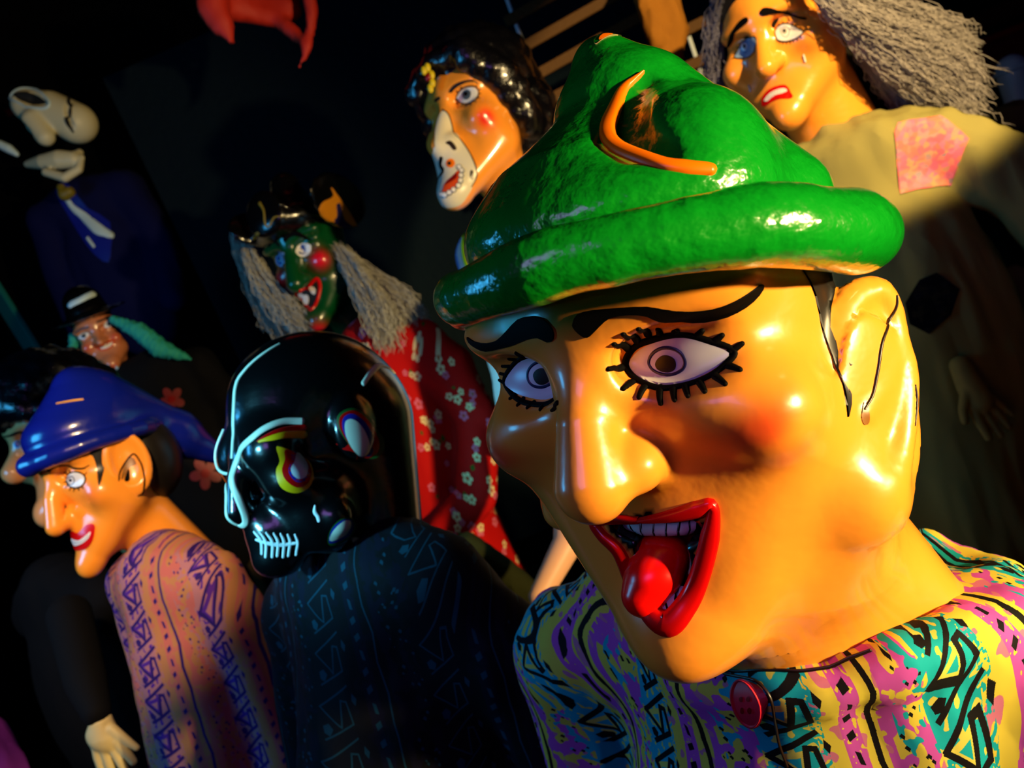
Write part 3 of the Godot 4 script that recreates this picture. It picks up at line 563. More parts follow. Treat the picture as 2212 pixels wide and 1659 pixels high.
func green_witch_puppet() -> void:
	var it := thing("carnival_puppet", "green faced witch puppet with black pirate hat, white hair and red floral dress", "puppet", Vector3(-0.591, 0.000, -3.085), -24.0)
	var tint := func(q: Vector3) -> Color:
		var a := (Vector3(absf(q.x), q.y, q.z) - Vector3(.118, -.085, -.012)).length_squared()
		var b := (q - Vector3(.0, -.355, .055)).length_squared()
		return hue("064420").lerp(hue("d8102a"), clampf(1.3 * exp(-a / .0016) + 1.2 * exp(-b / .0011), 0.0, 1.0))
	var head_clay := Clay.new()
	head_clay.e(Vector3(0, .05, -.18), Vector3(.165, .2, .19), .02)
	head_clay.e(Vector3(0, -.09, -.15), Vector3(.14, .19, .14), .05)
	head_clay.c([0, .06, -.03, .03, 0, .06, -.03, .03], .05)
	head_clay.ee(Vector3(.08, .05, -.05), Vector3(.085, .028, .04), .04)
	head_clay.ee(Vector3(.105, -.09, -.05), Vector3(.05, .05, .05), .05)
	head_clay.cc([.095, -.17, -.14, .07, .03, -.3, .01, .04], .06)
	head_clay.e(Vector3(0, -.235, -.07), Vector3(.08, .1, .06), .05)
	head_clay.e(Vector3(0, -.33, .04), Vector3(.04, .04, .04), .05)
	head_clay.ee(Vector3(.085, -.005, -.015), Vector3(.055, .03, .03), .03, Vector3(0, 0, 0), true)
	head_clay.ee(Vector3(.085, -.012, -.07), Vector3(.05, .034, .045), .02)
	head_clay.c([0, .01, -.01, .025, 0, -.07, .03, .035, 0, -.14, .06, .04], .03)
	head_clay.ee(Vector3(.033, -.135, .025), Vector3(.024, .024, .028), .02)
	head_clay.c([0, -.2, -.2, .11, 0, -.6, -.3, .13], .06)
	var head := part(null, "head", M.skin, it)
	seat(head, Vector3(-0.5914, 1.9917, -3.0845), Vector3(2.00, -24.00, 0.00), .87)
	part(patch(head_clay, [.036, -.007, .005, .043, .011, -.023, .071, .01, -.032, .099, -.008, -.027, .096, -.026, -.027, .077, -.045, -.017, .051, -.045, -.009, .038, -.028, .003], .004, .012, 3, true), "eye_white", M.white_paint, head)
	part(patch(head_clay, [.069, -.021, -.027, .057, -.033, -.022, .046, -.034, -.011, .039, -.023, -.003, .035, -.004, -.013, .043, .009, -.025, .057, .01, -.032, .071, -.003, -.028], .006, .012, 3, true), "iris", M.eye_blue_paint, head)
	part(patch(head_clay, [.052, -.014, -.03, .045, -.02, -.027, .039, -.017, -.024, .037, -.008, -.027, .043, -.002, -.031, .051, -.005, -.032], .007, .012, 2, true), "pupil", M.navy_paint, head)
	part(patch(head_clay, [-.104, -.002, -.03, -.087, .014, -.032, -.027, .012, .014, -.009, .001, .027, -.069, -.027, -.026, -.088, -.039, -.024, -.105, -.024, -.029], .004, .012, 3, true), "eye_white", M.eye_pale_blue_paint, head)
	part(patch(head_clay, [-.065, -.014, -.028, -.076, -.026, -.026, -.09, -.027, -.026, -.096, -.018, -.026, -.093, -.003, -.027, -.084, .009, -.031, -.071, .01, -.032, -.064, .001, -.031], .006, .012, 3, true), "iris", M.eye_blue_paint, head)
	part(patch(head_clay, [-.073, -.011, -.026, -.079, -.016, -.025, -.085, -.013, -.025, -.085, -.006, -.026, -.08, -.001, -.027, -.073, -.003, -.027], .007, .012, 2, true), "pupil", M.navy_paint, head)
	part(stroke(head_clay, [.018, .053, .017, .039, .066, .01, .068, .063, .002, .092, .042, -.006, .095, .021, -.032, .113, .006, -.037], [.021, .03, .028, .022, .013, .004], .006, false, 6), "eyebrow", M.black_paint, head)
	part(stroke(head_clay, [-.086, .064, -.004, -.064, .074, 0, -.032, .069, .012, -.021, .045, .016], [.013, .018, .018, .013], .006, false, 6), "eyebrow", M.black_paint, head)
	part(patch(head_clay, [-.075, -.175, -.021, .011, -.179, .061, -.001, -.185, -.004, .039, -.166, -.012, .058, -.163, -.017, .056, -.194, -.009, .029, -.241, .017, .007, -.268, .051, -.026, -.245, .02, -.049, -.209, -.001], .003, .012, 3, true), "mouth", M.mouth_black, head)
	part(stroke(head_clay, [-.082, -.173, -.024, .017, -.174, .073, -.004, -.182, -.005, .039, -.159, -.014, .06, -.158, -.019, .059, -.196, -.009, .034, -.243, .018, .008, -.27, .054, -.029, -.247, .022, -.052, -.211, -.001], [.018, .018], .007, true, 4), "lips", M.red_paint, head)
	part(patch(head_clay, [-.06, -.184, -.013, -.04, -.188, -.007, -.034, -.203, -.001, -.046, -.208, -.001, -.059, -.198, -.008], .009, .012, 3, true), "fang", M.white_paint, head)
	part(patch(head_clay, [-.032, -.2, -.001, -.012, -.204, .002, -.008, -.223, .008, -.016, -.241, .018, -.03, -.243, .019, -.039, -.223, .007], .009, .012, 3, true), "fang", M.white_paint, head)
	part(patch(head_clay, [.011, -.179, -.006, .03, -.182, -.007, .037, -.2, -.003, .028, -.215, .003, .017, -.208, .002], .009, .012, 3, true), "fang", M.white_paint, head)
	head.mesh = head_clay.mesh(Vector3(-.19, -.755, -.455), Vector3(.19, .275, .125), .009, tint, null, null)
	var hat_clay := Clay.new()
	hat_clay.e(Vector3(0, .12, -.14), Vector3(.19, .1, .21), .02, Vector3(-6, 0, 0))
	hat_clay.c([0, .17, -.16, .11, 0, .29, -.2, .07], .06)
	hat_clay.e(Vector3(.25, .12, -.17), Vector3(.026, .115, .25), .03, Vector3(-14, 8, -26))
	hat_clay.e(Vector3(-.17, .17, -.1), Vector3(.03, .1, .16), .03, Vector3(-5, -10, 22))
	hat_clay.e(Vector3(0, .19, .04), Vector3(.1, .1, .025), .04, Vector3(-15, 0, 0))
	var hat := part(null, "hat", M.black_lacquer, it)
	seat(hat, Vector3(-0.5914, 1.9917, -3.0845), Vector3(2.00, -24.00, 0.00), .87)
	part(patch(hat_clay, [.3, .17, -.064, .29, .144, -.096, .274, .108, -.14, .254, .072, -.19, .219, .02, -.266, .197, .005, -.312, .197, .005, -.311, .198, .003, -.246, .194, .013, -.189, .143, .052, -.174, .238, .082, .01, .262, .108, .024, .276, .123, -.002, .283, .129, -.054, .289, .141, -.078], .004, .04, 2, true), "orange_panel", M.ochre_paint, hat)
	part(patch(hat_clay, [.269, .099, -.089, .271, .103, -.114, .255, .073, -.13, .23, .035, -.163, .203, .005, -.254, .197, .003, -.263, .201, .006, -.213, .213, .023, -.127, .23, .044, -.082, .244, .059, -.098], .008, .04, 3, true), "blue_figure", M.navy_paint, hat)
	part(stroke(hat_clay, [.009, .235, .052, .021, .196, .066, .01, .148, .081, .01, .131, .083, .027, .13, .082, .06, .15, .074, .087, .143, .065, .102, .132, .045], [.016, .009, .009, .013, .009, .008, .006, .003], .004, false, 6), "gold_piping", M.old_gold_paint, hat)
	part(patch(hat_clay, [-.045, .119, .078, -.056, .115, .074, -.067, .119, .071, -.066, .127, .073, -.055, .13, .076, -.045, .126, .079], .004, .04, 2, true), "gold_stud", M.old_gold_paint, hat)
	part(patch(hat_clay, [-.095, .116, .045, -.121, .116, .019, -.135, .121, .011, -.135, .128, .012, -.111, .128, .033, -.088, .122, .054], .004, .04, 2, true), "red_stud", M.orange_paint, hat)
	part(stroke(hat_clay, [.098, .188, .048, .123, .149, .018, .144, .097, -.022, .126, .046, -.122, .074, .037, -.257, .195, .013, -.186], [.011, .013, .013, .013, .011, .004], .012, false, 6), "brim_edge", M.black_lacquer, hat)
	hat.mesh = hat_clay.mesh(Vector3(-.248, -.023, -.437), Vector3(.337, .385, .1), .014)
	var dress_clay := Clay.new()
	dress_clay.c([-.24, -.02, -.16, .09, 0, .06, -.16, .13, .22, .02, -.18, .1, .3, -.12, -.2, .09], .05)
	dress_clay.e(Vector3(0, -.45, -.15), Vector3(.26, .5, .2), .1)
	dress_clay.c([.3, -.12, -.2, .09, .36, -.35, -.18, .09, .34, -.62, -.02, .08, .22, -.7, .1, .07], .04)
	dress_clay.c([-.24, -.02, -.16, .09, -.32, -.3, -.14, .08, -.3, -.6, -.04, .07], .04)
	dress_clay.c([0, -.5, -.16, .22, .049, -1.316, -.188, .25], .1)
	var dress := part(null, "dress", M.floral_print, it)
	seat(dress, Vector3(-0.5342, 1.4760, -2.9616), Vector3(-2.00, -30.50, -3.42), .95)
	dress.mesh = dress_clay.mesh(Vector3(-.425, -1.591, -.463), Vector3(.475, .215, .195), .024, null, folds(31, .012, 8.0, 2.0), wrap_round(-.15, 1.0, .50, .14))
	var h620 := part(strands([.155, -.057, -.135, .216, -.161, -.066, .269, -.277, -.004, .32, -.41, .062, .333, -.553, .109], 620, .05, .0019, .010, 77), "hair", M.white_hair, it)
	seat(h620, Vector3(-0.5914, 1.9917, -3.0845), Vector3(2.00, -24.00, 0.00), .87)
	h620.set_meta("kind", "stuff")
	var h420 := part(strands([.151, -.085, -.179, .218, -.215, -.133, .3, -.311, -.075, .403, -.429, -.022, .412, -.52, -.009], 420, .055, .0019, .010, 77), "hair", M.white_hair, it)
	seat(h420, Vector3(-0.5914, 1.9917, -3.0845), Vector3(2.00, -24.00, 0.00), .87)
	h420.set_meta("kind", "stuff")
	var h421 := part(strands([-.257, .12, -.099, -.239, .026, -.051, -.206, -.081, -.02, -.124, -.23, .035, -.045, -.351, .087], 421, .05, .0019, .010, 77), "hair", M.white_hair, it)
	seat(h421, Vector3(-0.5914, 1.9917, -3.0845), Vector3(2.00, -24.00, 0.00), .87)
	h421.set_meta("kind", "stuff")
	var h330 := part(strands([-.355, .247, -.208, -.369, .123, -.177, -.337, -.033, -.124, -.309, -.205, -.078, -.286, -.333, -.064], 330, .045, .0019, .010, 77), "hair", M.white_hair, it)
	seat(h330, Vector3(-0.5914, 1.9917, -3.0845), Vector3(2.00, -24.00, 0.00), .87)
	h330.set_meta("kind", "stuff")
	stand(it, 0.7)


func half_skull_puppet() -> void:
	var it := thing("carnival_puppet", "curly black haired woman puppet with a painted half skull covering mouth and jaw", "puppet", Vector3(0.150, 0.000, -2.499), -48.0)
	var tint := func(q: Vector3) -> Color:
		var a := (q - Vector3(.172, -.117, -.046)).length_squared()
		return hue("fa9d34").lerp(hue("f0281c"), clampf(1.2 * exp(-a / .0013), 0.0, 1.0))
	var head_clay := Clay.new()
	head_clay.e(Vector3(0, .05, -.18), Vector3(.19, .21, .2), .02)
	head_clay.e(Vector3(0, -.09, -.15), Vector3(.175, .19, .14), .05)
	head_clay.c([0, .06, -.03, .03, 0, .06, -.03, .03], .05)
	head_clay.ee(Vector3(.08, .05, -.05), Vector3(.085, .028, .04), .04)
	head_clay.ee(Vector3(.13, -.09, -.06), Vector3(.05, .05, .05), .05)
	head_clay.cc([.12, -.17, -.14, .07, .03, -.325, -.01, .05], .06)
	head_clay.e(Vector3(0, -.235, -.07), Vector3(.08, .1, .06), .05)
	head_clay.e(Vector3(0, -.355, .02), Vector3(.05, .05, .05), .05)
	head_clay.ee(Vector3(.085, -.005, -.015), Vector3(.055, .03, .03), .03, Vector3(0, 0, 0), true)
	head_clay.ee(Vector3(.085, -.012, -.07), Vector3(.05, .034, .045), .02)
	head_clay.c([0, .01, -.02, .02, 0, -.07, .01, .028, 0, -.17, .05, .035], .03)
	head_clay.ee(Vector3(.033, -.165, .015), Vector3(.024, .024, .028), .02)
	head_clay.e(Vector3(0, -.22, -.02), Vector3(.075, .1, .07), .05)
	head_clay.c([0, -.18, -.22, .11, 0, -.55, -.48, .13], .06)
	var head := part(null, "head", M.skin, it)
	seat(head, Vector3(0.1504, 2.1392, -2.4994), Vector3(-20.00, -48.00, 0.00), .83)
	part(patch(head_clay, [.049, .012, -.029, .082, .023, -.024, .116, .021, -.029, .139, .013, -.041, .144, -.003, -.05, .141, -.023, -.043, .125, -.034, -.031, .086, -.025, -.025], .003, .012, 3, true), "eye_white", M.white_paint, head)
	part(stroke(head_clay, [.046, .011, -.027, .085, .025, -.021, .119, .024, -.027, .143, .016, -.042, .147, -.003, -.053, .145, -.029, -.043, .132, -.043, -.025, .084, -.028, -.025], [.005, .005], .004, true, 3), "eye_outline", M.dark_brown_paint, head)
	part(patch(head_clay, [.123, -.006, -.036, .117, -.019, -.032, .103, -.02, -.027, .089, -.007, -.025, .079, .014, -.031, .092, .021, -.028, .109, .02, -.03, .119, .01, -.036], .004, .012, 3, true), "iris", M.steel_paint, head)
	part(patch(head_clay, [.111, 0, -.032, .107, -.007, -.029, .099, -.004, -.027, .092, .008, -.031, .097, .014, -.032, .106, .01, -.033], .006, .012, 2, true), "pupil", M.black_paint, head)
	part(stroke(head_clay, [.046, .005, -.031, .039, .007, -.023], [.004, .002], .003, false, 2), "eyelash", M.dark_brown_paint, head)
	part(stroke(head_clay, [.054, -.006, -.031, .041, -.007, -.03], [.004, .002], .003, false, 2), "eyelash", M.dark_brown_paint, head)
	part(stroke(head_clay, [.079, -.024, -.025, .071, -.03, -.024], [.004, .002], .003, false, 2), "eyelash", M.dark_brown_paint, head)
	part(stroke(head_clay, [.099, -.035, -.026, .108, -.05, -.016], [.004, .002], .003, false, 2), "eyelash", M.dark_brown_paint, head)
	part(stroke(head_clay, [.125, -.043, -.023, .136, -.059, -.016], [.004, .002], .003, false, 2), "eyelash", M.dark_brown_paint, head)
	part(stroke(head_clay, [.139, -.038, -.031, .152, -.053, -.028], [.004, .002], .003, false, 2), "eyelash", M.dark_brown_paint, head)
	part(stroke(head_clay, [.144, -.025, -.044, .154, -.034, -.047], [.004, .002], .003, false, 2), "eyelash", M.dark_brown_paint, head)
	part(stroke(head_clay, [.145, -.011, -.051, .152, -.012, -.059], [.004, .002], .003, false, 2), "eyelash", M.dark_brown_paint, head)
	part(stroke(head_clay, [.146, .002, -.052, .152, .007, -.06], [.004, .002], .003, false, 2), "eyelash", M.dark_brown_paint, head)
	part(stroke(head_clay, [.143, .013, -.044, .151, .019, -.047], [.004, .002], .003, false, 2), "eyelash", M.dark_brown_paint, head)
	part(stroke(head_clay, [.07, .023, -.021, .072, .026, -.009], [.004, .002], .003, false, 2), "eyelash", M.dark_brown_paint, head)
	part(stroke(head_clay, [.094, .026, -.022, .098, .03, -.012], [.004, .002], .003, false, 2), "eyelash", M.dark_brown_paint, head)
	part(stroke(head_clay, [.059, .027, .006, .085, .036, .001, .124, .037, -.013, .149, .032, -.031, .155, .023, -.049], [.014, .015, .01, .007, .003], .004, false, 6), "eyebrow", M.dark_brown_paint, head)
	part(stroke(head_clay, [-.02, .024, .02, -.004, .023, .021, .008, .021, .021], [.012, .015, .012], .004, false, 6), "eyebrow", M.dark_brown_paint, head)
	part(patch(head_clay, [.016, -.034, .022, .031, -.052, .013, .034, -.099, .005, .058, -.143, .018, .073, -.173, .005, .089, -.213, -.007, .102, -.258, -.013, .102, -.298, -.021, .092, -.32, -.019, .076, -.351, -.01, .06, -.377, .004, .034, -.399, .016, 0, -.403, .041, -.029, -.386, .052, -.017, -.362, .07, -.044, -.311, .049, -.043, -.309, .049, -.042, -.292, .043, -.053, -.225, .034, -.042, -.199, .05, .015, -.182, .081, .007, -.113, .061, .002, -.059, .036], .003, .012, 2, true), "skull_paint", M.cream_paint, head)
	part(stroke(head_clay, [.017, -.029, .021, .033, -.052, .011, .035, -.099, .003, .059, -.144, .017, .074, -.173, .002, .091, -.214, -.008, .104, -.259, -.015, .103, -.298, -.023, .092, -.322, -.021, .078, -.347, -.007], [.007, .007], .004, false, 3), "skull_border", M.dark_brown_paint, head)
	part(stroke(head_clay, [.013, -.221, .058, -.005, -.241, .052, .003, -.269, .051, -.039, -.281, .043, -.042, -.293, .044], [.017, .02, .017, .015, .012], .006, false, 4), "nose_hole", M.black_paint, head)
	part(patch(head_clay, [.044, -.176, .054, .056, -.171, .041, .063, -.185, .03, .065, -.203, .024, .057, -.205, .033, .052, -.187, .044], .005, .012, 3, true), "skull_brow", M.dark_brown_paint, head)
	part(patch(head_clay, [.054, -.254, .032, .05, -.263, .035, .043, -.267, .039, .033, -.264, .043, .026, -.255, .046, .025, -.244, .047, .031, -.236, .046, .039, -.233, .042, .047, -.235, .037, .053, -.243, .033], .005, .012, 2, true), "skull_eye", M.orange_paint, head)
	part(patch(head_clay, [.043, -.251, .039, .041, -.255, .04, .036, -.256, .042, .031, -.252, .044, .031, -.247, .045, .034, -.242, .044, .039, -.242, .042, .042, -.245, .039], .006, .012, 2, true), "skull_pupil", M.dark_brown_paint, head)
	part(patch(head_clay, [.009, -.356, .073, .015, -.343, .072, .025, -.321, .063, .046, -.303, .045, .063, -.284, .027, .066, -.317, .031, .052, -.354, .049, .029, -.363, .065], .005, .012, 3, true), "mouth", M.clay_red_paint, head)
	part(patch(head_clay, [.024, -.328, .066, .046, -.305, .046, .058, -.294, .033, .057, -.315, .04, .04, -.326, .057], .006, .012, 3, true), "mouth_shadow", M.deep_red_paint, head)
	part(patch(head_clay, [.073, -.274, .018, .07, -.281, .02, .064, -.283, .026, .059, -.278, .03, .057, -.27, .03, .06, -.263, .028, .066, -.262, .023, .071, -.266, .019], .006, .012, 2, true), "tooth", M.steel_paint, head)
	part(patch(head_clay, [.071, -.274, .019, .069, -.279, .021, .065, -.28, .025, .061, -.276, .028, .059, -.27, .029, .061, -.266, .027, .066, -.265, .023, .07, -.268, .02], .008, .012, 2, true), "tooth", M.white_paint, head)
	part(patch(head_clay, [.079, -.29, .013, .076, -.297, .016, .071, -.298, .022, .066, -.294, .026, .064, -.286, .027, .066, -.279, .024, .072, -.277, .019, .077, -.282, .014], .006, .012, 2, true), "tooth", M.steel_paint, head)
	part(patch(head_clay, [.077, -.289, .015, .075, -.294, .017, .071, -.295, .021, .067, -.292, .024, .066, -.286, .025, .068, -.281, .023, .072, -.28, .019, .076, -.284, .016], .008, .012, 2, true), "tooth", M.white_paint, head)
	part(patch(head_clay, [.076, -.308, .017, .073, -.316, .021, .069, -.318, .027, .064, -.314, .032, .062, -.305, .032, .064, -.298, .028, .069, -.296, .023, .074, -.3, .019], .006, .012, 2, true), "tooth", M.steel_paint, head)
	part(patch(head_clay, [.074, -.308, .02, .072, -.313, .022, .069, -.315, .026, .066, -.312, .03, .064, -.306, .03, .065, -.3, .027, .069, -.299, .023, .073, -.302, .02], .008, .012, 2, true), "tooth", M.white_paint, head)
	part(patch(head_clay, [.073, -.327, .022, .071, -.335, .026, .067, -.337, .032, .063, -.333, .037, .062, -.325, .039, .063, -.318, .035, .068, -.316, .029, .072, -.32, .023], .006, .012, 2, true), "tooth", M.steel_paint, head)
	part(patch(head_clay, [.072, -.327, .025, .07, -.332, .027, .067, -.334, .032, .065, -.331, .036, .063, -.326, .036, .065, -.32, .034, .068, -.319, .029, .071, -.322, .025], .008, .012, 2, true), "tooth", M.white_paint, head)
	part(patch(head_clay, [.067, -.344, .03, .064, -.351, .033, .06, -.353, .039, .056, -.35, .045, .055, -.342, .047, .058, -.335, .044, .063, -.333, .038, .067, -.337, .032], .006, .012, 2, true), "tooth", M.steel_paint, head)
	part(patch(head_clay, [.066, -.344, .033, .064, -.349, .035, .06, -.351, .039, .058, -.348, .043, .057, -.343, .045, .059, -.338, .042, .063, -.336, .038, .065, -.339, .034], .008, .012, 2, true), "tooth", M.white_paint, head)
	part(patch(head_clay, [.055, -.357, .044, .051, -.363, .046, .046, -.365, .052, .042, -.361, .057, .041, -.353, .059, .045, -.347, .057, .05, -.345, .052, .055, -.349, .046], .006, .012, 2, true), "tooth", M.steel_paint, head)
	part(patch(head_clay, [.053, -.357, .047, .051, -.361, .048, .047, -.362, .052, .044, -.359, .056, .043, -.354, .057, .046, -.349, .055, .05, -.348, .052, .053, -.351, .048], .008, .012, 2, true), "tooth", M.white_paint, head)
	part(patch(head_clay, [.043, -.364, .055, .038, -.37, .057, .031, -.371, .061, .026, -.366, .065, .026, -.359, .067, .03, -.353, .066, .037, -.352, .062, .043, -.356, .058], .006, .012, 2, true), "tooth", M.steel_paint, head)
	part(patch(head_clay, [.041, -.363, .057, .037, -.367, .058, .033, -.368, .061, .029, -.365, .064, .028, -.36, .066, .032, -.355, .065, .037, -.355, .062, .041, -.358, .059], .008, .012, 2, true), "tooth", M.white_paint, head)
	part(patch(head_clay, [.028, -.368, .064, .023, -.373, .064, .014, -.374, .067, .008, -.368, .07, .007, -.361, .072, .013, -.355, .072, .022, -.355, .069, .028, -.36, .066], .006, .012, 2, true), "tooth", M.steel_paint, head)
	part(patch(head_clay, [.026, -.367, .065, .022, -.371, .066, .016, -.371, .068, .011, -.367, .07, .011, -.362, .071, .015, -.358, .071, .021, -.358, .069, .026, -.362, .067], .008, .012, 2, true), "tooth", M.white_paint, head)
	part(patch(head_clay, [.018, -.362, .07, .012, -.368, .07, .002, -.367, .071, -.007, -.361, .072, -.01, -.353, .073, -.002, -.348, .074, .009, -.349, .073, .017, -.355, .071], .006, .012, 2, true), "tooth", M.steel_paint, head)
	part(patch(head_clay, [.015, -.362, .071, .011, -.365, .071, .003, -.365, .072, -.003, -.36, .073, -.005, -.355, .073, 0, -.351, .074, .008, -.352, .073, .014, -.356, .072], .008, .012, 2, true), "tooth", M.white_paint, head)
	part(patch(head_clay, [.095, -.308, -.012, .09, -.319, -.011, .087, -.324, -.007, .086, -.319, -.002, .088, -.307, 0, .092, -.295, -.002, .095, -.29, -.006, .097, -.296, -.01], .005, .012, 2, true), "bone_hole", M.dark_brown_paint, head)
	head.mesh = head_clay.mesh(Vector3(-.215, -.705, -.635), Vector3(.215, .285, .11), .009, tint, null, null)
	var hair_clay := Clay.new()
	hair_clay.e(Vector3(0, .17, -.2), Vector3(.21, .17, .22), .02)
	hair_clay.e(Vector3(0, -.02, -.33), Vector3(.21, .24, .16), .05)
	hair_clay.c([.15, .13, -.02, .05, .19, .05, -.14, .06, .17, -.08, -.25, .06], .03)
	hair_clay.c([-.15, .13, -.02, .05, -.2, 0, -.14, .05, -.19, -.1, -.25, .06], .03)
	hair_clay.c([-.12, .15, 0, .03, 0, .16, .02, .035, .12, .15, 0, .03], .02)
	var hair := part(null, "hair", M.curly_hair, it)
	seat(hair, Vector3(0.1504, 2.1392, -2.4994), Vector3(-20.00, -48.00, 0.00), .83)
	hair.mesh = hair_clay.mesh(Vector3(-.275, -.285, -.515), Vector3(.275, .365, .08), .012, null, curls(5, .022, 17.0), null)
	var bloom := Node3D.new()
	bloom.name = "hair_flower"
	it.add_child(bloom)
	seat(bloom, Vector3(0.1504, 2.1392, -2.4994), Vector3(-20.00, -48.00, 0.00), .83)
	blob(Vector3(.021, .124, .067), Vector3(.012, .018, .012), "petal", M.petal_yellow, bloom)
	blob(Vector3(.01, .114, .077), Vector3(.012, .018, .012), "petal", M.petal_yellow, bloom)
	blob(Vector3(.026, .095, .057), Vector3(.012, .018, .012), "petal", M.petal_yellow, bloom)
	blob(Vector3(.023, .066, .057), Vector3(.012, .018, .012), "petal", M.petal_yellow, bloom)
	blob(Vector3(.014, .047, .063), Vector3(.012, .018, .012), "petal", M.petal_yellow, bloom)
	blob(Vector3(.015, .088, .068), Vector3(.016, .016, .012), "flower_heart", M.deep_red_paint, bloom)
	var blouse_clay := Clay.new()
	blouse_clay.c([-.24, .02, -.16, .09, 0, .12, -.18, .12, .22, .02, -.18, .1], .05)
	blouse_clay.e(Vector3(0, -.4, -.15), Vector3(.25, .5, .2), .1)
	blouse_clay.c([-.24, .02, -.16, .09, -.3, -.3, -.14, .08, -.27, -.6, 0, .07], .04)
	blouse_clay.c([0, -.5, -.16, .22, 0, -1.429, -.16, .25], .1)
	var blouse := part(null, "blouse", M.white_cloth, it)
	seat(blouse, Vector3(0.1456, 1.6492, -2.4810), Vector3(0.00, -46.00, 0.00), 1)
	bend_now = folds(41, .010, 8.0, 2.0)
	part(stroke(blouse_clay, [-.238, .12, -.124, -.273, .104, -.117, -.293, .078, -.098, -.292, .03, -.074, -.313, -.007, -.09], [.016, .024, .028, .028, .024], .004, false, 3), "blue_stripe", M.pale_blue_cloth, blouse)
	part(stroke(blouse_clay, [-.16, .151, -.119, -.208, .131, -.126, -.254, .115, -.126], [.01, .016, .01], .004, false, 3), "blue_stripe", M.pale_blue_cloth, blouse)
	part(stroke(blouse_clay, [-.09, .146, -.078, -.172, .135, -.104, -.205, .106, -.091, -.218, .067, -.069, -.231, .014, -.06], [.008, .014, .021, .028, .024], .008, false, 3), "yellow_frill", M.yellow_cloth, blouse)
	part(stroke(blouse_clay, [-.239, .116, -.116, -.232, .08, -.076, -.239, .041, -.062, -.242, .008, -.06], [.006, .014, .016, .012], .009, false, 3), "green_frill", M.green_cloth, blouse)
	part(stroke(blouse_clay, [-.178, .125, -.097, -.207, .111, -.096], [.01, .008], .01, false, 3), "red_frill", M.red_paint, blouse)
	bend_now = null
	blouse.mesh = blouse_clay.mesh(Vector3(-.405, -1.704, -.435), Vector3(.345, .265, .115), .022, null, folds(41, .010, 8.0, 2.0), null)
	var sleeve_clay := Clay.new()
	sleeve_clay.c([.038, -.143, .062, .075, .103, -.449, .159, .07, .145, -.655, .258, .062], .02)
	var sleeve := part(null, "sleeve", M.white_cloth, it)
	seat(sleeve, Vector3(0.1456, 1.6492, -2.4810), Vector3(0.00, -46.00, 0.00), 1)
	sleeve.mesh = sleeve_clay.mesh(Vector3(-.062, -.742, -.038), Vector3(.232, -.043, .345), .02)
	var arm_clay := Clay.new()
	arm_clay.c([.146, -.69, .279, .05, .177, -.811, .417, .042, .13, -.899, .556, .03], .02)
	var arm := part(null, "arm", M.pale_skin, it)
	seat(arm, Vector3(0.1456, 1.6492, -2.4810), Vector3(0.00, -46.00, 0.00), 1)
	arm.mesh = arm_clay.mesh(Vector3(.071, -.954, .204), Vector3(.244, -.615, .611), .014)
	stand(it, 0.7)


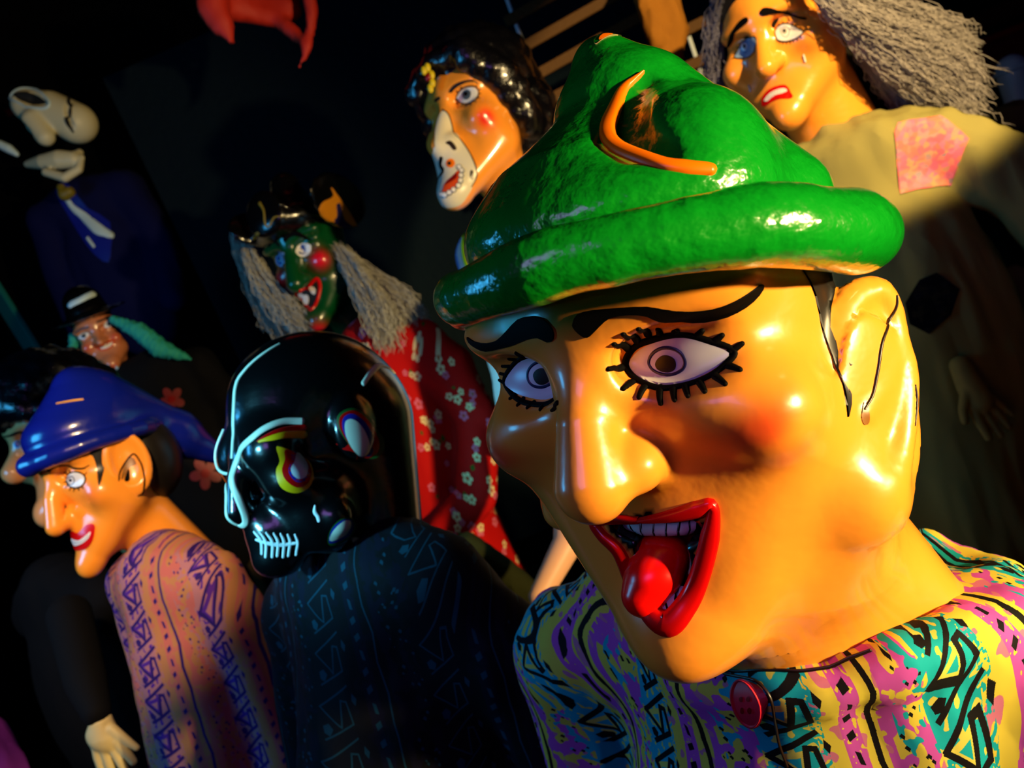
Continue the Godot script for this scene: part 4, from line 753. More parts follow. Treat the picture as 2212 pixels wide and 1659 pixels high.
func weeping_puppet() -> void:
	var it := thing("carnival_puppet", "weeping puppet with long grey wool hair and patched tan dress", "puppet", Vector3(1.096, 0.000, -2.370), -46.0)
	var tint := func(_q: Vector3) -> Color:
		return hue("fa9d34")
	var head_clay := Clay.new()
	head_clay.e(Vector3(0, .05, -.18), Vector3(.19, .21, .2), .02)
	head_clay.e(Vector3(0, -.09, -.15), Vector3(.195, .19, .14), .05)
	head_clay.c([0, .06, -.03, .03, 0, .06, -.03, .03], .05)
	head_clay.ee(Vector3(.08, .05, -.05), Vector3(.085, .028, .04), .04)
	head_clay.ee(Vector3(.155, -.09, -.075), Vector3(.065, .065, .065), .05)
	head_clay.cc([.15, -.17, -.14, .07, .03, -.3, -.03, .05], .06)
	head_clay.e(Vector3(0, -.235, -.07), Vector3(.08, .1, .06), .05)
	head_clay.e(Vector3(0, -.33, 0), Vector3(.05, .05, .05), .05)
	head_clay.ee(Vector3(.085, -.005, -.015), Vector3(.055, .03, .03), .03, Vector3(0, 0, 0), true)
	head_clay.ee(Vector3(.085, -.012, -.07), Vector3(.05, .034, .045), .02)
	head_clay.c([0, .01, -.02, .022, 0, -.07, .02, .03, 0, -.13, .045, .04], .03)
	head_clay.ee(Vector3(.033, -.125, .01), Vector3(.024, .024, .028), .02)
	head_clay.c([.02, -.15, -.22, .155, .06, -.6, -.3, .165], .06)
	var head := part(null, "head", M.skin, it)
	seat(head, Vector3(1.0957, 1.9401, -2.3704), Vector3(0.00, -46.00, 0.00), .79)
	part(patch(head_clay, [.048, -.026, -.021, .06, -.011, -.029, .085, -.012, -.024, .105, -.026, -.028, .129, -.052, -.017, .143, -.072, -.011, .118, -.077, -.013, .089, -.074, -.014, .068, -.065, -.009, .055, -.05, -.003], .003, .012, 3, true), "eye_white", M.white_paint, head)
	part(stroke(head_clay, [.046, -.025, -.02, .059, -.008, -.03, .086, -.009, -.025, .107, -.023, -.028, .132, -.051, -.017, .146, -.073, -.011, .119, -.08, -.012, .088, -.077, -.014, .066, -.068, -.009, .052, -.051, -.002], [.005, .005], .004, true, 3), "eye_outline", M.dark_brown_paint, head)
	part(stroke(head_clay, [.098, -.047, -.019, .093, -.055, -.015, .084, -.058, -.013, .075, -.053, -.011, .069, -.043, -.012, .066, -.03, -.023, .072, -.022, -.026, .082, -.02, -.025, .091, -.025, -.025, .097, -.035, -.025], [.004, .004], .004, true, 2), "iris_ring", M.steel_paint, head)
	part(patch(head_clay, [.091, -.042, -.021, .087, -.049, -.016, .08, -.048, -.014, .074, -.042, -.015, .071, -.032, -.023, .076, -.026, -.025, .084, -.026, -.025, .09, -.033, -.024], .005, .012, 2, true), "iris", M.pale_iris_paint, head)
	part(patch(head_clay, [.086, -.039, -.022, .084, -.043, -.018, .081, -.044, -.017, .077, -.04, -.018, .077, -.034, -.022, .079, -.029, -.024, .083, -.029, -.024, .085, -.033, -.024], .006, .012, 2, true), "pupil", M.black_paint, head)
	part(patch(head_clay, [-.13, -.031, -.031, -.114, -.018, -.03, -.083, -.003, -.026, -.057, .008, -.032, -.018, -.005, .02, -.012, -.021, .026, -.023, -.041, .026, -.056, -.053, -.003, -.085, -.053, -.014], .003, .012, 3, true), "eye_white", M.eye_pale_blue_paint, head)
	part(stroke(head_clay, [-.132, -.032, -.03, -.115, -.016, -.031, -.085, 0, -.027, -.056, .011, -.032, -.015, -.003, .021, -.009, -.023, .027, -.02, -.044, .032, -.055, -.057, -.003, -.085, -.055, -.013], [.004, .004], .004, true, 3), "eye_outline", M.dark_brown_paint, head)
	part(stroke(head_clay, [-.061, -.024, -.026, -.065, -.033, -.02, -.077, -.035, -.022, -.089, -.029, -.025, -.095, -.019, -.025, -.095, -.006, -.026, -.088, .002, -.028, -.078, .004, -.029, -.067, -.001, -.029, -.061, -.012, -.029], [.005, .005], .004, true, 2), "iris_ring", M.eye_blue_paint, head)
	part(patch(head_clay, [-.069, -.02, -.026, -.075, -.027, -.025, -.084, -.027, -.025, -.091, -.019, -.025, -.091, -.009, -.025, -.085, -.001, -.027, -.076, -.001, -.028, -.069, -.009, -.027], .005, .012, 2, true), "iris", M.white_paint, head)
	part(patch(head_clay, [-.074, -.015, -.026, -.077, -.018, -.025, -.081, -.019, -.025, -.083, -.015, -.024, -.082, -.01, -.025, -.08, -.006, -.026, -.076, -.006, -.026, -.074, -.009, -.026], .006, .012, 2, true), "pupil", M.black_paint, head)
	part(stroke(head_clay, [.055, -.053, -.003, .049, -.058, -.002], [.003, .002], .003, false, 2), "eyelash", M.dark_brown_paint, head)
	part(stroke(head_clay, [.061, -.061, -.006, .055, -.069, -.006], [.003, .002], .003, false, 2), "eyelash", M.dark_brown_paint, head)
	part(stroke(head_clay, [.068, -.069, -.01, .063, -.077, -.01], [.003, .002], .003, false, 2), "eyelash", M.dark_brown_paint, head)
	part(stroke(head_clay, [.078, -.073, -.013, .076, -.082, -.014], [.003, .002], .003, false, 2), "eyelash", M.dark_brown_paint, head)
	part(stroke(head_clay, [.09, -.077, -.014, .089, -.087, -.015], [.003, .002], .003, false, 2), "eyelash", M.dark_brown_paint, head)
	part(stroke(head_clay, [.102, -.078, -.014, .104, -.088, -.015], [.003, .002], .003, false, 2), "eyelash", M.dark_brown_paint, head)
	part(stroke(head_clay, [.116, -.079, -.013, .12, -.089, -.012], [.003, .002], .003, false, 2), "eyelash", M.dark_brown_paint, head)
	part(stroke(head_clay, [.13, -.079, -.011, .136, -.089, -.01], [.003, .002], .003, false, 2), "eyelash", M.dark_brown_paint, head)
	part(stroke(head_clay, [.056, -.012, -.03, .05, -.004, -.032], [.003, .002], .003, false, 2), "eyelash", M.dark_brown_paint, head)
	part(stroke(head_clay, [.07, -.009, -.027, .066, 0, -.03], [.003, .002], .003, false, 2), "eyelash", M.dark_brown_paint, head)
	part(stroke(head_clay, [.086, -.01, -.025, .085, -.001, -.027], [.003, .002], .003, false, 2), "eyelash", M.dark_brown_paint, head)
	part(stroke(head_clay, [.098, -.016, -.026, .102, -.009, -.027], [.003, .002], .003, false, 2), "eyelash", M.dark_brown_paint, head)
	part(stroke(head_clay, [.109, -.025, -.029, .114, -.02, -.031], [.003, .002], .003, false, 2), "eyelash", M.dark_brown_paint, head)
	part(stroke(head_clay, [.12, -.039, -.026, .127, -.035, -.029], [.003, .002], .003, false, 2), "eyelash", M.dark_brown_paint, head)
	part(stroke(head_clay, [.133, -.052, -.017, .142, -.051, -.018], [.003, .002], .003, false, 2), "eyelash", M.dark_brown_paint, head)
	part(stroke(head_clay, [.144, -.07, -.011, .162, -.074, -.011], [.003, .002], .003, false, 2), "eyelash", M.dark_brown_paint, head)
	part(stroke(head_clay, [-.116, -.017, -.031, -.126, -.009, -.036], [.003, .002], .003, false, 2), "eyelash", M.dark_brown_paint, head)
	part(stroke(head_clay, [-.103, -.01, -.028, -.112, 0, -.032], [.003, .002], .003, false, 2), "eyelash", M.dark_brown_paint, head)
	part(stroke(head_clay, [-.09, -.003, -.026, -.097, .007, -.031], [.003, .002], .003, false, 2), "eyelash", M.dark_brown_paint, head)
	part(stroke(head_clay, [-.078, .002, -.029, -.084, .012, -.031], [.003, .002], .003, false, 2), "eyelash", M.dark_brown_paint, head)
	part(stroke(head_clay, [-.13, -.031, -.031, -.147, -.03, -.031], [.003, .002], .003, false, 2), "eyelash", M.dark_brown_paint, head)
	part(patch(head_clay, [.034, .057, .02, .037, .067, .018, .052, .071, .013, .072, .059, .009, .096, .036, -.003, .114, .014, -.034, .138, -.013, -.04, .163, -.031, -.036, .158, -.034, -.032, .132, -.013, -.037, .106, .013, -.033, .086, .03, -.006, .065, .039, .01, .043, .045, .017], .004, .012, 2, true), "eyebrow", M.black_paint, head)
	part(patch(head_clay, [-.012, .063, .024, -.014, .071, .023, -.028, .075, .02, -.061, .07, .011, -.096, .054, .002, -.127, .036, -.015, -.165, .016, -.071, -.168, .015, -.079, -.134, .023, -.03, -.095, .039, 0, -.059, .05, .013, -.018, .053, .023], .004, .012, 2, true), "eyebrow", M.black_paint, head)
	part(patch(head_clay, [-.085, -.247, -.01, -.075, -.22, -.012, -.052, -.207, -.009, -.022, -.203, -.005, .019, -.212, -.003, .033, -.229, 0, .039, -.252, .009, .044, -.269, .017, .032, -.27, .025, -.004, -.254, .018, -.033, -.251, .011, -.072, -.254, -.001], .005, .012, 3, true), "lips", M.red_paint, head)
	part(patch(head_clay, [-.068, -.234, -.005, -.044, -.221, -.003, -.013, -.218, -.001, .019, -.226, .001, .028, -.24, .005, .013, -.242, .008, -.022, -.235, .004, -.054, -.242, .001], .007, .012, 3, true), "teeth", M.white_paint, head)
	part(stroke(head_clay, [-.047, -.235, .001, -.041, -.227, -.001], [.002, .002], .008, false, 2), "tooth_gap", M.steel_paint, head)
	part(stroke(head_clay, [-.034, -.234, .002, -.027, -.22, -.001], [.002, .002], .008, false, 2), "tooth_gap", M.steel_paint, head)
	part(stroke(head_clay, [-.022, -.234, .004, -.015, -.219, 0], [.002, .002], .008, false, 2), "tooth_gap", M.steel_paint, head)
	part(stroke(head_clay, [-.01, -.236, .006, -.004, -.22, 0], [.002, .002], .008, false, 2), "tooth_gap", M.steel_paint, head)
	part(stroke(head_clay, [.001, -.239, .007, .007, -.224, .001], [.002, .002], .008, false, 2), "tooth_gap", M.steel_paint, head)
	part(stroke(head_clay, [.013, -.241, .007, .017, -.228, .002], [.002, .002], .008, false, 2), "tooth_gap", M.steel_paint, head)
	part(stroke(head_clay, [.022, -.241, .006, .024, -.233, .003], [.002, .002], .008, false, 2), "tooth_gap", M.steel_paint, head)
	part(stroke(head_clay, [-.083, -.067, -.013, -.093, -.083, -.015], [.005, .009], .006, false, 3), "tear", M.tear_paint, head)
	part(stroke(head_clay, [.114, -.145, -.028, .11, -.169, -.032], [.005, .009], .006, false, 3), "tear", M.tear_paint, head)
	part(stroke(head_clay, [-.117, -.152, -.03, -.121, -.174, -.034], [.005, .009], .006, false, 3), "tear", M.tear_paint, head)
	head.mesh = head_clay.mesh(Vector3(-.245, -.79, -.49), Vector3(.25, .285, .11), .009, tint, null, null)
	var hair_cap_clay := Clay.new()
	hair_cap_clay.e(Vector3(0, .1, -.22), Vector3(.215, .22, .22), .02)
	hair_cap_clay.e(Vector3(.03, -.15, -.33), Vector3(.16, .3, .1), .05)
	var hair_cap := part(null, "hair_cap", M.hair_paint, it)
	seat(hair_cap, Vector3(1.0957, 1.9401, -2.3704), Vector3(0.00, -46.00, 0.00), .79)
	hair_cap.mesh = hair_cap_clay.mesh(Vector3(-.24, -.475, -.465), Vector3(.24, .345, .025), .02)
	var lock0 := part(strands([.229, .104, .018, .282, -.061, -.004, .347, -.188, -.138, .44, -.334, -.296, .531, -.52, -.445], 1100, .05, .0017, .013, 90), "hair", M.grey_hair, it)
	seat(lock0, Vector3(1.0957, 1.9401, -2.3704), Vector3(0.00, -46.00, 0.00), .79)
	lock0.set_meta("kind", "stuff")
	var lock1 := part(strands([.226, .088, -.068, .292, -.039, -.203, .378, -.164, -.358, .456, -.286, -.506, .507, -.37, -.542], 700, .05, .0017, .013, 91), "hair", M.grey_hair, it)
	seat(lock1, Vector3(1.0957, 1.9401, -2.3704), Vector3(0.00, -46.00, 0.00), .79)
	lock1.set_meta("kind", "stuff")
	var lock2 := part(strands([.25, -.045, -.065, .31, -.183, -.1, .372, -.347, -.223, .441, -.503, -.355, .496, -.624, -.388], 900, .05, .0017, .013, 92), "hair", M.grey_hair, it)
	seat(lock2, Vector3(1.0957, 1.9401, -2.3704), Vector3(0.00, -46.00, 0.00), .79)
	lock2.set_meta("kind", "stuff")
	var lock3 := part(strands([.243, -.174, -.217, .251, -.294, -.293, .276, -.41, -.387, .324, -.513, -.416, .385, -.622, -.457], 420, .05, .0017, .013, 93), "hair", M.grey_hair, it)
	seat(lock3, Vector3(1.0957, 1.9401, -2.3704), Vector3(0.00, -46.00, 0.00), .79)
	lock3.set_meta("kind", "stuff")
	var lock4 := part(strands([-.059, .234, .013, -.155, .157, -.055, -.214, .054, -.065, -.261, -.061, -.086, -.266, -.193, -.053], 300, .03, .0017, .013, 94), "hair", M.blue_grey_hair, it)
	seat(lock4, Vector3(1.0957, 1.9401, -2.3704), Vector3(0.00, -46.00, 0.00), .79)
	lock4.set_meta("kind", "stuff")
	var dress_clay := Clay.new()
	dress_clay.c([-.3, -.02, -.12, .09, -.1, .09, -.14, .1, .06, .1, -.15, .11, .25, .05, -.18, .09, .36, -.08, -.18, .085], .05)
	dress_clay.e(Vector3(0, -.5, -.12), Vector3(.32, .55, .2), .12)
	dress_clay.c([.36, -.08, -.18, .085, .46, -.32, -.18, .09, .47, -.6, -.1, .08], .05)
	dress_clay.c([-.3, -.02, -.12, .09, -.36, -.3, -.1, .09, -.34, -.6, 0, .07], .04)
	dress_clay.c([0, -.5, -.16, .24, 0, -1.184, -.16, .27], .1)
	var dress := part(null, "dress", M.tan_cloth, it)
	seat(dress, Vector3(1.1321, 1.4044, -2.2951), Vector3(0.00, -40.00, 0.00), 1)
	bend_now = folds(51, .030, 6.5, 1.1)
	part(patch(dress_clay, [.17, .111, -.071, .184, .135, -.09, .283, .101, -.113, .304, .07, -.108, .332, .011, -.1, .307, -.022, -.091, .257, -.094, -.108, .139, -.062, -.033, .15, .015, -.056], .005, .03, 2, false), "pink_patch", M.pink_patchwork, dress)
	part(patch(dress_clay, [.079, -.355, .076, .128, -.305, .051, .17, -.302, .034, .211, -.368, .026, .173, -.426, .057, .112, -.457, .085, .075, -.415, .09], .005, .03, 2, false), "dark_patch", M.dark_patchwork, dress)
	bend_now = null
	dress.mesh = dress_clay.mesh(Vector3(-.475, -1.479, -.455), Vector3(.575, .235, .135), .018, null, folds(51, .030, 6.5, 1.1), null)
	stand(it, 0.7)
	var hand_clay := Clay.new()
	hand_clay.c([-.018, .108, -.015, .029, -.015, .049, -.007, .036, -.009, -.003, 0, .04], .012)
	hand_clay.c([-.04, -.01, .011, .014, -.037, -.061, .019, .013, -.032, -.106, .025, .011], .006)
	hand_clay.c([-.02, -.018, .013, .014, -.009, -.069, .02, .013, .001, -.113, .026, .011], .006)
	hand_clay.c([.003, -.017, .012, .014, .019, -.061, .019, .013, .032, -.1, .024, .011], .006)
	hand_clay.c([.02, -.004, .011, .013, .039, -.041, .016, .012, .055, -.072, .02, .009], .006)
	hand_clay.c([-.043, .034, .005, .014, -.067, -.005, .011, .013, -.075, -.037, .015, .011], .006)
	var hand := part(null, "hand", M.tan_cloth, it)
	seat(hand, Vector3(1.2148, 0.7271, -2.0989), Vector3(0.00, 0.00, 0.00), 1)
	hand.mesh = hand_clay.mesh(Vector3(-.111, -.148, -.069), Vector3(.089, .162, .065), .008)


func green_haired_witch_puppet() -> void:
	var it := thing("carnival_puppet", "small far witch puppet with flat black hat, green hair and black dress with red flowers", "puppet", Vector3(-1.643, 0.000, -3.602), 20.0)
	var tint := func(q: Vector3) -> Color:
		var a := (Vector3(absf(q.x), q.y, q.z) - Vector3(.115, -.10, -.01)).length_squared()
		var b := (q - Vector3(.0, -.32, .05)).length_squared()
		return hue("c87a50").lerp(hue("d04028"), clampf(0.8 * exp(-a / .0016) + exp(-b / .0007), 0.0, 1.0))
	var head_clay := Clay.new()
	head_clay.e(Vector3(0, .05, -.16), Vector3(.16, .2, .18), .02)
	head_clay.e(Vector3(0, -.09, -.15), Vector3(.15, .19, .14), .05)
	head_clay.c([0, .06, -.03, .03, 0, .06, -.03, .03], .05)
	head_clay.ee(Vector3(.08, .05, -.05), Vector3(.085, .028, .04), .04)
	head_clay.ee(Vector3(.11, -.1, -.05), Vector3(.05, .05, .05), .05)
	head_clay.cc([.1, -.17, -.14, .07, .03, -.27, -.01, .05], .06)
	head_clay.e(Vector3(0, -.235, -.07), Vector3(.08, .1, .06), .05)
	head_clay.e(Vector3(0, -.3, .02), Vector3(.05, .05, .05), .05)
	head_clay.ee(Vector3(.085, -.005, -.015), Vector3(.055, .03, .03), .03, Vector3(0, 0, 0), true)
	head_clay.ee(Vector3(.085, -.012, -.07), Vector3(.05, .034, .045), .02)
	head_clay.c([0, .01, -.02, .02, 0, -.06, .02, .026, 0, -.1, .04, .034], .03)
	head_clay.ee(Vector3(.033, -.095, .005), Vector3(.024, .024, .028), .02)
	head_clay.c([0, -.2, -.2, .11, 0, -.6, -.3, .13], .06)
	var head := part(null, "head", M.skin, it)
	seat(head, Vector3(-1.6428, 2.0784, -3.6016), Vector3(0.00, 20.00, 0.00), .55)
	part(patch(head_clay, [-.053, .008, -.032, -.061, -.008, -.029, -.082, -.02, -.025, -.108, -.021, -.03, -.13, -.012, -.044, -.139, .004, -.061, -.129, .018, -.042, -.106, .027, -.025, -.08, .028, -.014, -.06, .021, -.02], .006, .012, 2, true), "eye_white", M.white_paint, head)
	part(patch(head_clay, [-.078, -.003, -.027, -.089, -.014, -.025, -.103, -.014, -.027, -.112, -.003, -.032, -.111, .012, -.036, -.1, .022, -.031, -.086, .022, -.028, -.077, .012, -.032], .009, .012, 2, true), "iris", M.steel_paint, head)
	part(patch(head_clay, [-.088, .001, -.028, -.094, -.004, -.027, -.101, -.001, -.029, -.101, .008, -.032, -.095, .013, -.032, -.088, .01, -.031], .012, .012, 2, true), "pupil", M.black_paint, head)
	part(patch(head_clay, [.154, .034, -.108, .147, .014, -.083, .128, -.002, -.043, .103, -.006, -.028, .082, .002, -.028, .074, .017, -.031, .083, .03, -.011, .105, .041, -.007, .131, .044, -.016, .151, .039, -.032], .006, .012, 2, true), "eye_white", M.white_paint, head)
	part(patch(head_clay, [.132, .015, -.046, .121, .003, -.039, .108, .002, -.032, .098, .013, -.033, .1, .027, -.025, .111, .036, -.014, .125, .037, -.018, .134, .028, -.032], .009, .012, 2, true), "iris", M.steel_paint, head)
	part(patch(head_clay, [.123, .018, -.039, .116, .013, -.038, .109, .016, -.036, .109, .023, -.031, .116, .028, -.026, .123, .025, -.031], .012, .012, 2, true), "pupil", M.black_paint, head)
	part(stroke(head_clay, [-.141, .048, -.021, -.085, .058, .002, -.032, .047, .02], [.013, .018, .018], .006, false, 6), "eyebrow", M.dark_brown_paint, head)
	part(stroke(head_clay, [.048, .063, .015, .112, .07, -.014, .158, .079, -.175], [.018, .018, .012], .006, false, 6), "eyebrow", M.dark_brown_paint, head)
	part(patch(head_clay, [-.053, -.088, .02, -.006, -.121, .067, .048, -.114, .014, .098, -.116, -.002, .076, -.151, -.017, .027, -.172, -.006, -.026, -.162, -.008, -.058, -.124, -.013], .006, .012, 3, true), "lips", M.clay_red_paint, head)
	part(patch(head_clay, [-.012, -.131, .05, .03, -.127, -.011, .08, -.126, -.009, .068, -.148, -.016, .024, -.161, -.009, -.022, -.152, -.01], .01, .012, 3, true), "teeth", M.white_paint, head)
	head.mesh = head_clay.mesh(Vector3(-.195, -.755, -.455), Vector3(.195, .275, .099), .018, tint, null, null)
	var hat_clay := Clay.new()
	hat_clay.e(Vector3(0, .16, -.14), Vector3(.31, .022, .29), .02, Vector3(10, 0, 0))
	hat_clay.c([0, .17, -.15, .17, 0, .27, -.18, .155], .03)
	var hat := part(null, "hat", M.black_lacquer, it)
	seat(hat, Vector3(-1.6428, 2.0784, -3.6016), Vector3(0.00, 20.00, 0.00), .55)
	part(stroke(hat_clay, [-.08, .275, -.036, -.002, .281, -.016, .073, .294, -.041, .112, .301, -.076], [.058, .058], .012, false, 6), "hat_band", M.cyan_paint, hat)
	hat.mesh = hat_clay.mesh(Vector3(-.335, -.025, -.451), Vector3(.335, .45, .171), .018)
	var hair_clay := Clay.new()
	hair_clay.c([.167, .031, .056, .031, .305, -.139, .132, .069, .391, -.335, .192, .077, .51, -.459, .254, .038, .57, -.517, .285, .011], .02)
	var hair := part(null, "hair", M.green_hair, it)
	seat(hair, Vector3(-1.6428, 2.0784, -3.6016), Vector3(0.00, 20.00, 0.00), .55)
	hair.mesh = hair_clay.mesh(Vector3(.112, -.553, .001), Vector3(.607, .087, .321), .016, null, folds(71, .02, 30.0, 30.0), null)
	var hair_side_clay := Clay.new()
	hair_side_clay.c([-.178, .041, -.169, .035, -.253, -.104, -.174, .047, -.287, -.239, -.166, .054, -.344, -.319, -.175, .031], .02)
	var hair_side := part(null, "hair", M.green_hair, it)
	seat(hair_side, Vector3(-1.6428, 2.0784, -3.6016), Vector3(0.00, 20.00, 0.00), .55)
	hair_side.mesh = hair_side_clay.mesh(Vector3(-.4, -.375, -.246), Vector3(-.118, .101, -.087), .016, null, folds(72, .02, 30.0, 30.0), null)
	var dress_clay := Clay.new()
	dress_clay.c([-.3, 0, -.12, .09, -.14, .1, -.12, .1, .05, .1, -.14, .11, .28, .02, -.16, .09], .05)
	dress_clay.e(Vector3(0, -.5, -.1), Vector3(.33, .6, .2), .12)
	dress_clay.c([.28, .02, -.16, .09, .36, -.3, -.1, .1, .34, -.7, 0, .09], .04)
	dress_clay.c([-.3, 0, -.12, .09, -.36, -.3, -.1, .1, -.34, -.7, 0, .09], .04)
	var dress := part(null, "dress", M.black_cloth, it)
	seat(dress, Vector3(-1.5545, 1.7356, -3.5535), Vector3(0.00, 0.00, 0.00), .85)
	bend_now = folds(73, .02, 6.0, 1.5)
	part(patch(dress_clay, [.177, -.138, .018, .163, -.143, .027, .146, -.134, .032, .136, -.115, .03, .138, -.098, .023, .152, -.092, .014, .17, -.102, .009, .18, -.121, .01], .006, .04, 2, true), "red_petal", M.petal_red, dress)
	part(patch(dress_clay, [.107, -.153, .05, .097, -.139, .049, .098, -.117, .042, .111, -.101, .034, .126, -.1, .028, .136, -.115, .029, .135, -.136, .037, .123, -.152, .045], .006, .04, 2, true), "red_petal", M.petal_red, dress)
	part(patch(dress_clay, [.066, -.08, .038, .074, -.066, .031, .094, -.062, .025, .112, -.071, .023, .119, -.088, .026, .111, -.102, .034, .092, -.106, .04, .073, -.097, .042], .006, .04, 2, true), "red_petal", M.petal_red, dress)
	part(patch(dress_clay, [.114, -.019, .005, .129, -.025, .001, .139, -.044, .003, .138, -.066, .011, .127, -.077, .019, .112, -.071, .023, .101, -.052, .019, .102, -.03, .011], .006, .04, 2, true), "red_petal", M.petal_red, dress)
	part(patch(dress_clay, [.18, -.055, -.015, .181, -.073, -.01, .17, -.088, .004, .152, -.093, .015, .139, -.083, .017, .138, -.065, .011, .149, -.049, 0, .167, -.045, -.01], .006, .04, 2, true), "red_petal", M.petal_red, dress)
	part(patch(dress_clay, [.146, -.097, .019, .133, -.109, .028, .117, -.101, .032, .114, -.081, .026, .126, -.07, .017, .143, -.077, .013], .012, .04, 2, true), "flower_heart", M.deep_red_paint, dress)
	part(patch(dress_clay, [.192, -.581, .061, .173, -.588, .069, .152, -.574, .076, .141, -.55, .08, .148, -.528, .079, .167, -.522, .073, .188, -.535, .065, .198, -.56, .059], .006, .04, 2, true), "red_petal", M.petal_red, dress)
	part(patch(dress_clay, [.098, -.598, .089, .087, -.579, .092, .093, -.552, .092, .111, -.532, .089, .132, -.531, .084, .142, -.55, .08, .137, -.577, .081, .118, -.597, .084], .006, .04, 2, true), "red_petal", M.petal_red, dress)
	part(patch(dress_clay, [.057, -.504, .097, .071, -.486, .096, .096, -.482, .092, .118, -.494, .087, .125, -.515, .086, .111, -.533, .088, .086, -.537, .093, .063, -.525, .096], .006, .04, 2, true), "red_petal", M.petal_red, dress)
	part(patch(dress_clay, [.128, -.429, .083, .147, -.437, .078, .157, -.461, .076, .153, -.488, .078, .137, -.502, .082, .118, -.494, .087, .107, -.47, .089, .111, -.443, .088], .006, .04, 2, true), "red_petal", M.petal_red, dress)
	part(patch(dress_clay, [.209, -.477, .055, .208, -.499, .056, .19, -.518, .064, .167, -.523, .073, .151, -.51, .078, .152, -.488, .078, .17, -.469, .072, .193, -.464, .062], .006, .04, 2, true), "red_petal", M.petal_red, dress)
	part(patch(dress_clay, [.158, -.528, .076, .139, -.542, .081, .12, -.532, .087, .118, -.507, .087, .137, -.493, .082, .157, -.503, .076], .012, .04, 2, true), "flower_heart", M.deep_red_paint, dress)
	part(patch(dress_clay, [-.072, .18, -.057, -.077, .17, -.045, -.09, .17, -.046, -.105, .18, -.059, -.118, .196, -.089, -.119, .201, -.116, -.103, .201, -.111, -.083, .195, -.084], .02, .04, 2, true), "button", M.cyan_paint, dress)
	part(patch(dress_clay, [-.087, .136, -.021, -.094, .128, -.017, -.106, .128, -.018, -.115, .137, -.023, -.117, .148, -.029, -.111, .157, -.035, -.099, .156, -.034, -.089, .148, -.028], .02, .04, 2, true), "button", M.cyan_paint, dress)
	bend_now = null
	dress.mesh = dress_clay.mesh(Vector3(-.485, -1.125, -.325), Vector3(.485, .235, .125), .03, null, folds(73, .02, 6.0, 1.5), null)
	stand(it, 0.7)


